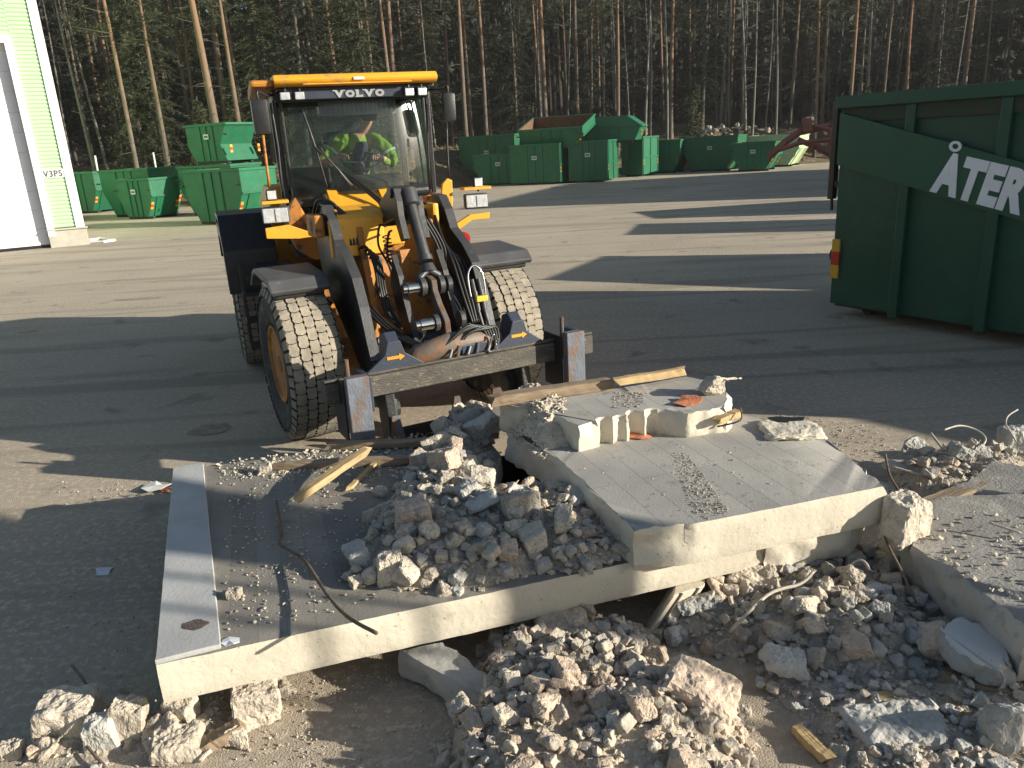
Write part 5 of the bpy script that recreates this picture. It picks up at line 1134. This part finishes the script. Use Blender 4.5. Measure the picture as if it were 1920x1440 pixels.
chips('slab_grit', gp([(938,780),(965,745),(1065,758),(1110,795),(1125,838),(1020,855),(970,830)],Z2), hcr, 2600, .008, .05, 'crumbled concrete on the corner of the back slab', 15, power=2)
chips('slab_grit', gp([(1255,850),(1290,850),(1370,960),(1330,975),(1300,960)],Z2), flat(Z2), 1100, .004, .018, 'line of brown grit running over the pale upper slab', 16, matn='rubble_dust', power=2.5)
chips('slab_grit', gp([(1040,830),(1480,795),(1650,905),(1200,985)],Z2), flat(Z2), 320, .004, .018, 'scattered crumbs on the pale upper slab', 17, power=3)
chips('slab_grit', gp([(1150,735),(1215,735),(1200,765),(1150,765)],Z3), flat(Z3), 450, .004, .02, 'brown grit patch on the back slab', 18, matn='rubble_dust', power=2.5)
chips('slab_grit', gp([(1725,1030),(1700,975),(2000,940),(2000,1130),(1930,1160)],.36), flat(.36), 320, .006, .045, 'crumbs on the thick grey slab at the right edge', 19, power=2.6)
# one by one: chunks that can be pointed at
def hero(px, py, wpx, hpx, zb, kind, label, seed, grey=False, rz=0, rx=0, ry=0, dp=.8, matn=None):
    p = G(px, py, zb); dist = (p-Vector((0,0,CAM_H))).length; w_ = wpx/F_PX*dist; h_ = hpx/F_PX*dist*1.0
    base = {'lump':(1,.85,.75),'block':(1,.8,.7),'flat':(1,.75,.28),'long':(1.2,.55,.5)}[kind]
    return rock(p.x, p.y+w_*dp*.35, zb+h_*.42, 1, label, None, random.Random(seed), grey, kind, (rx,ry,rz), (w_/base[0]*1.1, w_*dp/base[1]*1.05, h_/base[2]*1.05), matn=matn)
hero(1704,1020,80,78,.34,'block','big loose concrete block with a bright right face, by the corner of the upper slab',1,rz=.5,ry=.12)
hero(905,830,72,60,Z1+.05,'lump','dark grey boulder-like lump topping the heap behind the hole',2,grey=True)
hero(1312,1375,135,90,.06,'block','largest tan block in the heap at the bottom middle',3,grey='tan',rz=-.5,ry=.35)
hero(1056,1232,105,66,.06,'block','big tan block at the top of the heap at the bottom middle',4,grey='tan',rz=.1)
s8 = slab('concrete_slab_fragment', [g2(1750,1186,.20),g2(1805,1166,.20),g2(1868,1176,.20),g2(1880,1200,.20),g2(1912,1232,.20),g2(1890,1252,.20),g2(1835,1240,.20),g2(1790,1222,.20)], .20, .10, ['slab_fragment','concrete_grey'], .01, (0,1,2,3,4,5,6,7), seed=37, brk=.035, tilt=(-.10,.22), step=.015)
tag(s8, 'flat pale fragment with a small hole, in front of the thick grey slab', 'concrete fragment')
hero(1900,1432,90,95,.0,'lump','rough grey block cut by the bottom right corner',6,grey=True)
hero(122,1402,92,78,.0,'block','cream block with rubbed edges, largest by the near left slab corner',7,rz=.2)
hero(190,1420,50,66,.0,'block','dark grey stained block beside the largest cream block',8,grey=True,rz=.1,rx=.2)
hero(243,1400,55,78,.0,'block','upright cream block between the stained block and the round lump',9,rz=.1,ry=.15)
hero(288,1392,40,48,.0,'lump','small rounded yellow lump under the slab corner',10)
hero(343,1372,52,58,.0,'block','cream block touching the underside of the near left slab corner',11,rz=-.3)
hero(480,1362,80,72,.0,'block','broad rough block under the near edge of the big slab',12,rz=.3)
hero(325,1434,80,42,.0,'flat','flat pale slab flake lying at the bottom left',13,rz=.2)
hero(302,1412,62,40,.0,'flat','tilted cream flake behind the flat one at the bottom left',14,rz=.5,ry=-.4)
hero(15,1428,36,24,.0,'flat','thin cream flake at the bottom left corner',15,rz=.1)
hero(88,1432,42,42,.0,'lump','crumbly lump in front of the largest cream block',16)
hero(440,1420,45,50,.0,'lump','tan lump right of the flat flakes at the bottom left',17)
hero(732,1098,50,58,Z1,'block','white faced block on the lower slab near the bar, largest there',18,rz=.2)
hero(657,1090,30,22,Z1,'lump','small white lump left of the white faced block',19)
hero(700,1085,18,18,Z1,'lump','tiny white lump between two white ones on the lower slab',20)
hero(436,1126,28,18,Z1,'flat','lone cream chip on the dark slab near the pale strip',21)
hero(497,890,26,26,Z1,'lump','lone small lump at the back left of the lower slab',22)
hero(712,935,32,26,Z1,'lump','lone lump beside the crossed timbers',23)
hero(1340,745,62,42,Z3,'lump','white crumbly lump on the right end of the back slab',24,rz=.3)
hero(1500,826,105,15,Z2-.015,'flat','flat crusty piece on the far edge of the upper slab',25,rz=-.1,matn='concrete')
hero(1412,1130,90,64,.05,'block','tan block with a flat top under the near edge of the upper slab',26,rz=-.3,rx=.2)
hero(1655,1165,88,58,.08,'lump','large white rough lump in the middle of the right heap',27,grey=True)
hero(1520,1162,62,60,.06,'lump','round lump left of the large white one in the right heap',28,grey=True)
hero(1725,865,46,44,.12,'lump','pale lump at the end of the long straight bar shadow',29,grey=True)
hero(1850,875,36,38,.2,'lump','white tipped lump among the bent bars',30,grey=True)
hero(1912,846,50,36,.10,'block','block with the curved wire standing up behind it, at the right edge',31,grey=True)
hero(1255,1440,100,70,.0,'block','smooth pale cut block at the bottom edge below the tan heap',32,rz=-.7)
hero(1700,1425,150,40,.0,'flat','long grey slab flake near the bottom right',33,grey=True,rz=-.05)
hero(1480,1270,74,34,.06,'flat','tilted grey flake in front of the right heap',34,grey=True,ry=.3)
# ------------------------------------------------------------------ timber
def plank(pts, w_, h_, label, matn='wood', name='timber_plank', cat='timber plank', twist=0, seed=1, split=.03):
    a, b_ = Vector(pts[0]), Vector(pts[1]); d = b_-a; Ln = d.length; rnd = random.Random(seed)
    bm = bmesh.new(); n = 14; rings = []
    prof = [(-w_/2,-h_/2),(w_/2,-h_/2),(w_/2,h_/2),(-w_/2,h_/2)]
    for i in range(n+1):
        t = i/n; ring = []
        for k,(u,v) in enumerate(prof):
            x = Ln*t + (rnd.uniform(-split,split) if i in (0,n) else 0); s = .75 if i in (0,n) and rnd.random() < .5 else 1
            ring.append(bm.verts.new((x, u*s+rnd.uniform(-.003,.003), v*s+rnd.uniform(-.002,.002)+.006*math.sin(t*3+seed))))
        rings.append(ring)
    for i in range(n):
        for k in range(4): bm.faces.new((rings[i][k],rings[i][(k+1)%4],rings[i+1][(k+1)%4],rings[i+1][k]))
    bm.faces.new(rings[0][::-1]); bm.faces.new(rings[-1]); bmesh.ops.recalc_face_normals(bm, faces=bm.faces[:])
    o = finish(name, bm, matn); o.location = a; o.rotation_euler = Matrix.Rotation(0,3,'X').to_euler(); q = d.to_track_quat('X','Z'); o.rotation_mode = 'QUATERNION'; o.rotation_quaternion = q
    return tag(o, label, cat)
plank((G(922,752,Z3+.04),G(1150,717,Z3+.04)),.09,.07,'old grey brown timber along the back of the rear slab','wood_old',seed=1)
plank((G(1150,718,Z3+.07),G(1281,694,Z3+.06)),.05,.055,'fresh yellow timber end lying past the upright, at the back of the rear slab','wood',seed=2,split=.05)
plank((G(612,836,Z1+.03),G(866,824,Z1+.05)),.07,.045,'brown timber lying at the foot of the left fork upright','wood_old',seed=3)
plank((G(518,872,Z1+.03),G(770,862,Z1+.03)),.07,.05,'reddish brown timber under the crossed light one','wood_old',seed=4)
plank((G(548,938,Z1+.06),G(690,845,Z1+.14)),.055,.045,'light split timber crossing over the brown one','wood',seed=5,split=.07)
plank((G(655,915,Z1+.02),G(712,862,Z1+.02)),.03,.02,'short light wood splinter beside the crossed timbers','wood',seed=6)
plank((G(1345,790,Z2+.1),G(1388,772,Z2+.11)),.06,.04,'short yellow timber stub poking from the broken slab edge','wood',seed=7)
plank((G(1628,1322,.05),G(1700,1300,.05)),.06,.045,'short yellow broken timber in the grey scatter at the right','wood',seed=8,split=.03)
plank((G(1765,1272,.05),G(1990,1318,.05)),.06,.05,'grey green timber lying at the bottom right edge','wood_old',seed=9)
plank((G(1490,1360,.03),G(1555,1425,.03)),.05,.04,'broken timber piece standing out at the bottom right','wood',seed=10)
plank((G(1705,962,.30),G(1905,885,.32)),.10,.06,'dark weathered timber behind the loose block','wood_old',seed=11)
plank((G(376,1402,.03),G(455,1362,.08)),.07,.05,'grey splintered timber end by the near left slab corner','wood_old',seed=12,split=.02)
# ------------------------------------------------------------------ reinforcing bars and wires
def bar(pts, r, label, matn='rebar', name='reinforcing_bar'):
    P = [Vector(p) for p in pts]; out = []
    for i in range(len(P)-1):
        p0 = P[max(i-1,0)]; p1 = P[i]; p2 = P[i+1]; p3 = P[min(i+2,len(P)-1)]
        for k in range(6): t = k/6; out.append(.5*((2*p1)+(-p0+p2)*t+(2*p0-5*p1+4*p2-p3)*t*t+(-p0+3*p1-3*p2+p3)*t**3))
    out.append(P[-1]); b = B(); b.tube(out,r,7); return tag(b.obj(name,matn,smooth=True), label, 'steel bar')
bar([G(518,940,Z1+.03),G(528,1000,Z1+.02),G(525,1020,Z1+.03),G(570,1050,Z1+.05),G(610,1110,Z1+.07),G(650,1155,Z1+.10),G(706,1187,Z1+.14)],.009,'long grey bar snaking over the dark slab and past its near edge')
bar([G(660,852,.30),G(676,900,.30),G(690,935,.3)] and [D(1660,852,5.05),D(1668,890,4.7),D(1682,915,4.5),D(1696,938,4.35)],.008,'dark bar rising behind the loose block')
bar([D(1745,812,5.2),D(1770,845,5.0)],.009,'straight pale bar pointing up left among the bent bars','rebar_pale')
bar([G(1672,875,.25),G(1735,893,.22)],.009,'short pale bar lying left of the heap of bars','rebar_pale')
bar([D(1770,806,5.2),D(1800,798,5.3),D(1830,806,5.3),D(1848,822,5.2),D(1840,838,5.1),D(1828,848,5.0)],.007,'thin bar bent in a hook above the heap of bars','rebar_pale')
bar([D(1828,825,5.2),D(1822,842,5.1),D(1806,852,5.0)],.009,'short stub bar beside the hooked one','rebar_pale')
bar([G(1750,848,.25),G(1800,852,.25),G(1850,860,.22)],.010,'pale flat lying bar along the top of the heap of bars','rebar_pale')
bar([D(1908,768,5.0),D(1890,780,4.95),D(1886,795,4.9),D(1896,812,4.85),D(1905,828,4.8)],.006,'thin curved wire standing at the right edge','rebar_pale')
bar([G(1652,965,.42),G(1660,1010,.38),G(1690,1070,.3),G(1718,1130,.2)],.007,'thin dark bar hanging down over the right heap')
bar([G(1368,1185,.14),G(1440,1115,.22),G(1500,1095,.22),G(1525,1072,.26)],.009,'pale bent bar lying over the right heap','rebar_pale')
bar([G(1560,1100,.18),G(1598,1058,.26),G(1618,1052,.28),G(1632,1070,.26)],.008,'thin bar bent over a lump in the right heap','rebar_pale')
bar([G(135,1248,.14),G(165,1290,.16),G(168,1340,.12),G(160,1390,.08),G(200,1440,.03)],.007,'long bar beside the blocks at the bottom left')
bar([G(1345,800,Z2+.05),G(1388,788,Z2+.1),G(1388,765,Z2+.16)],.006,'thin bar bent around the short timber stub')
bar([G(1855,980,.42),G(1915,1000,.40)],.006,'short pale wire on the thick grey slab','rebar_pale')
# ------------------------------------------------------------------ small litter
def litter(px,py,z,s,label,matn,seed,cat='scrap'):
    rnd = random.Random(seed); p = G(px,py,z); bm = bmesh.new(); n = 7; c = bm.verts.new((0,0,.03*s*8)); V = []
    for i in range(n): a = 6.28*i/n; r = s*rnd.uniform(.5,1); V.append(bm.verts.new((r*math.cos(a)*1.4,r*math.sin(a),rnd.uniform(.0,.35)*s)))
    for i in range(n): bm.faces.new((c,V[i],V[(i+1)%n]))
    o = finish('litter', bm, matn); o.location = p; m = o.modifiers.new('thick','SOLIDIFY'); m.thickness = .004; return tag(o,label,cat)
litter(195,1072,0,.06,'torn white paper scrap on the shaded ground left of the slab','paper',1)
litter(292,915,.02,.10,'crumpled grey paper bag just off the far left slab corner','sticker_white',2)
litter(312,918,.02,.05,'small orange scrap beside the crumpled bag','brick',3)
litter(1205,818,Z2,.08,'broken piece of red brick below the scalloped edge','brick',4)
litter(1290,755,Z3,.09,'pinkish paper scrap near the white crumbly lump','brick',5)
litter(1470,792,Z2+.01,.11,'dark torn sheet on the far corner of the upper slab','hose',6)
litter(430,1205,Z1,.05,'torn white scrap on the slab beside the pale strip','paper',7)
# hole plate in the pale strip
# ------------------------------------------------------------------ things at the far edge: heap of stumps and boulders, rusty frame
def far_rock(px,py,Y,w_,h_,label,m='boulder',seed=1,name='boulder',cat='boulder'):
    Y = Y+9 if px > 600 else Y; p = D(px,py,Y); s = w_/F_PX*Y; p.z = min(p.z, terrain_h(p.x,Y)+.30*h_/F_PX*Y*1.3+.25*(px > 1200)); rock(p.x,Y,p.z,1,label,None,random.Random(seed),False,'lump',(0,0,seed),(s,s,h_/F_PX*Y*1.3),name=name,cat=cat,matn=m)
far_rock(955,240,54,22,26,'pale boulder standing on the bank right of the loader mirror','boulder',1)
far_rock(985,245,54,20,14,'small flat boulder right of the pale standing one','boulder',2)
far_rock(1308,240,52,36,16,'pale stump root left in the heap above the labelled skip','stump',3,'tree_stump','tree stump')
far_rock(1335,246,52,26,14,'dark root stump in the middle of the heap','stump',4,'tree_stump','tree stump')
far_rock(1362,238,52,30,22,'grey boulder on top of the heap above the skips','boulder',5)
far_rock(1388,236,52.5,34,20,'broad grey boulder beside the bright one in the heap','boulder',6)
far_rock(1407,237,52,16,24,'bright cream boulder at the right of the heap','stump',7)
far_rock(1425,246,53,40,12,'low mossy boulder right of the bright cream one','boulder',8)
far_rock(1515,216,55,34,18,'large boulder with a sunlit edge just left of the big container','boulder',9)
far_rock(1478,222,56,18,12,'small boulder left of the large sunlit one','boulder',10)
far_rock(200,303,47,36,16,'reddish flat boulder on the bank between the hall and the skips','boulder',11)
far_rock(165,312,47,22,12,'low boulder near the hall corner','boulder',12)
far_rock(345,303,46,20,10,'small boulder below the bright young spruce','boulder',13)
HP = [(D(x,y,61).x, D(x,y,61).y+dy) for x,y,dy in ((1280,260,-2),(1450,255,-2),(1450,255,3),(1280,260,3))]
hH = bed('scrap_heap', HP, terrain_h(HP[0][0],60)-.1, 1.2, 2.2, 'brown heap of roots and soil behind the skips', 'forest_floor', step=.25, rough=.3, seed=12)
massrocks('root_rubble', HP, hH, 160, .15, .5, 'pale stones and roots sticking out of the brown heap', 61, grey=.3)
def post(px,py0,py1,Y,label):
    a = D(px,py0,Y); c = D(px-4,py1,Y); b = B(); b.tube([a-Vector((0,0,.3)),c],.05,8); tag(b.obj('marker_post','white_trim'),label,'post')
post(182,316,292,46,'white marker post on the bank nearest the hall'); post(291,308,286,47,'white marker post on the bank near the slim orange pine')
r = empty('scrap_frame', D(1490,300,36)); tag(r,'rust red steel boom frame lying left of the big container','scrap frame'); r0 = r.location.copy()
def beam(pts, w_, nm='beam', m='red_frame'):
    b = B(Matrix.Translation(-r0)); 
    P = [D(x,y,Y) for x,y,Y in pts]; b.tube(P,w_,4); b.obj(nm,m,r)
beam([(1440,296,36),(1470,268,36),(1500,247,36.3),(1556,236,36.6)],.16); beam([(1497,262,36),(1530,276,36),(1560,292,36)],.12); beam([(1455,283,35.5),(1500,268,35.5),(1556,262,35.8)],.10); beam([(1512,222,36),(1516,246,36)],.22,'bracket','red_frame'); beam([(1525,236,36),(1558,244,36)],.10)
beam([(1524,270,36),(1520,286,36)],.14,'bracket'); beam([(1556,240,36),(1560,300,36)],.13)
litter(1330,303,0,.45,'yellow scrap sheet on the ground below the labelled skip','yellow_scrap',21)
litter(1372,302,0,.5,'pale flat scrap right of the yellow sheet','paper',22)
litter(1045,352,0,.4,'grey dusty scrap in front of the large box container','chips',23)
b = B(); p = G(205,452,0); hp = [G(168,452,0),G(190,449,0),G(215,452,0),G(195,455,0),G(170,456,0)]; b.tube([q+Vector((0,0,.03)) for q in hp],.05,6); tag(b.obj('white_hose','white_trim'),'white hose end lying at the foot of the hall corner','hose')
# second heap of bent bars and slab pieces at the right, behind the loose block
s7 = slab('concrete_slab', [g2(1790,905,.36),g2(1860,868,.36),g2(1960,880,.36),g2(1930,925,.36)], .36, .16, ['slab4_top','concrete_grey'], .008, (0,1,2,3), seed=29, brk=.03, tilt=(.05,.06))
tag(s7, 'broken slab piece in shade among the bent bars at the right', 'concrete slab')
# ------------------------------------------------------------------ unseen things added on the right to throw the long shadows
CA = math.atan2(-.755,.65)
shade_container(9.0,7.35,CA,'unseen green roll-off container added for its shadow, next in the row to the right of the lettered one')
shade_container(9.6,12.0,-.515,'unseen green roll-off container added for its shadow, standing askew right of the lettered one',W=2.8)
shade_container(12.1,18.2,-.3,'unseen green roll-off container added for its shadow, further back behind the lettered one')
shade_container(13.6,21.9,.1,'unseen green roll-off container added for its shadow, furthest back behind the lettered one',W=2.5)
def far_hall():  # unseen building added for the shadow band on the far yard
    r = empty('storage_hall',(25.4,24.8,0)); tag(r,'unseen green building added on the right to shade the far yard','building'); M = Matrix.Translation((-25.4,-24.8,0))
    P = [(25.4,24.8),(42,28.5),(44,40),(31,39)]; b = B(M); b.prism(P,0,8.3,'z'); b.obj('wall','siding',r)
    b = B(M); c = Vector((35.5,33)); P2 = [tuple(c+(Vector(p)-c)*1.03) for p in P]; b.prism(P2,8.3,8.6,'z'); b.obj('roof','fender_grey',r)
far_hall()
# unseen column and two poles added to throw the soft band and stripes
def column():
    o = Vector((8.61,.98,0)); a = -math.atan2(.276,.961); r = empty('hopper_column',o,a); tag(r,'unseen column added and shaped to throw the soft shadow band over the slabs','shadow caster')
    b = B(); b.prism([(-.20,.1),(.20,.1),(.20,3.15),(.85,4.3),(.85,5.6),(-.20,5.6)],-.25,.25,'x',.02); b.obj('body','green_dark',r)
    b = B(); b.box(-.4,.4,-.4,.4,0,.1,.01); b.obj('base_plate','black_paint',r)
    for k,sd_ in enumerate((2.92,2.66)):
        p = Vector((8.0*.961+sd_*.276,-8.0*.276+sd_*.961,0)); b = B(Matrix.Translation(p)); b.tube([(0,0,0),(0,0,4.6)],.022,8); tag(b.obj('marker_pole','grey_steel'),('unseen thin pole added to throw a shadow stripe, next to the column','unseen thin pole added to throw a shadow stripe, further from the column')[k],'pole')
column()
def right_wood():
    rnd = random.Random(15); b = B()
    for i in range(120):
        y = rnd.uniform(58,92); x = rnd.uniform(.76,1.35)*y; b.tube([(x,y,terrain_h(x,y)-.3),(x,y,19)],[.17,.05],5,0,cap=False)
    for i in range(9000):
        y = rnd.uniform(58,92); x = rnd.uniform(.76,1.35)*y; z = terrain_h(x,y)+3+17*rnd.random()
        dd = Vector((rnd.gauss(0,1),rnd.gauss(0,1),rnd.gauss(-.3,.6))).normalized(); s = rnd.uniform(.8,2.0); side = dd.cross(Vector((rnd.gauss(0,1),rnd.gauss(0,1),rnd.gauss(0,1)))).normalized()*s*.35; p = Vector((x,y,z))
        b.bm.faces.new([b._v(p),b._v(p+dd*s*.5+side),b._v(p+dd*s),b._v(p+dd*s*.5-side)]).material_index = 1
    tag(finish('forest_edge', b.bm, ['twig','needle_dark']), 'continuation of the forest to the right', 'forest', kind='stuff')
right_wood()

# ------------------------------------------------------------------ more small debris, spalls and hoses
GP2 = [g2(540,1500,0),g2(1000,1500,0),g2(900,1290,0),g2(740,1240,0),g2(560,1270,0),g2(430,1440,0)]
chips('ground_grit', GP2, flat(0), 1500, .004, .026, 'pebbles and crumbs on the sunlit ground under the near slab edge', 71, power=3.5)
GP3 = gp([(1420,770),(1640,800),(1700,860),(1640,900),(1560,860),(1480,800)],0)
chips('ground_grit', GP3, flat(0), 900, .004, .028, 'crumbs on the sunlit ground beyond the upper slab', 72, power=3.5)
chips('ground_grit', gp([(150,870),(330,900),(320,1300),(60,1330),(0,1000)],0), flat(0), 900, .005, .03, 'crumbs on the shaded ground left of the slab', 73, power=3)
p = G(366,1171,Z1+.0245); bm = bmesh.new(); vs = [bm.verts.new((.062*math.cos(k*.449)*(1+.12*math.sin(k*2.3)), .040*math.sin(k*.449)*(1+.15*math.cos(k*1.7)), 0)) for k in range(14)]; bm.faces.new(vs)
o = finish('core_hole', bm, 'wet_dirt'); o.location = p; o.parent = s1  # flat dark disc: the shade inside a hole is put into its colour
for (zx,zy) in ((0,0),(1,0),(2,0)):
    o_ = zx*.03; hose(LF,[(.20+o_,-.30,1.90),(.30+o_,-.40,1.62),(.24+o_,-.56,1.36),(.30+o_,-.72,1.12),(.22+o_,-.95,.98)],.013)
for k in range(3):
    o_ = k*.03; hose(LF,[(-.48+o_,-.52,1.20),(-.40+o_,-.72,1.06),(-.30+o_,-.95,.96),(-.20+o_,-1.15,.92)],.013)

def stain(px,py,w_,h_,seed):
    p = G(px,py,.004); bm = bmesh.new(); vs = []
    for k in range(60): a = 2*math.pi*k/60; r = 1+.35*noise.fractal(Vector((math.cos(a)*1.5,math.sin(a)*1.5,seed)),1,2,4); vs.append(bm.verts.new((w_*r*math.cos(a),h_*r*math.sin(a),0)))
    bm.faces.new(vs); o = finish('damp_stain', bm, 'damp'); o.location = p; tag(o, kind='structure')
stain(395,805,.20,.16,1); stain(1230,352,1.2,.8,2); stain(260,560,.5,.12,3)

# ------------------------------------------------------------------ haze volume added as the veil of lens flare
def haze():
    bm = bmesh.new(); bmesh.ops.create_cube(bm, size=1); bmesh.ops.scale(bm, vec=(910,710,46), verts=bm.verts[:]); bmesh.ops.translate(bm, vec=(50,150,21.8), verts=bm.verts[:])
    me = bpy.data.meshes.new('haze'); bm.to_mesh(me); bm.free(); m = bpy.data.materials.new('haze'); m.use_nodes = True; n = m.node_tree; n.nodes.remove(n.nodes['Principled BSDF'])
    v = n.nodes.new('ShaderNodeVolumePrincipled'); v.inputs['Color'].default_value = (.95,.93,.88,1); v.inputs['Density'].default_value = .0005; v.inputs['Anisotropy'].default_value = .3; n.links.new(v.outputs[0], n.nodes['Material Output'].inputs['Volume'])
    me.materials.append(m); o = bpy.data.objects.new('haze', me); COL.objects.link(o); tag(o, kind='stuff')
haze()
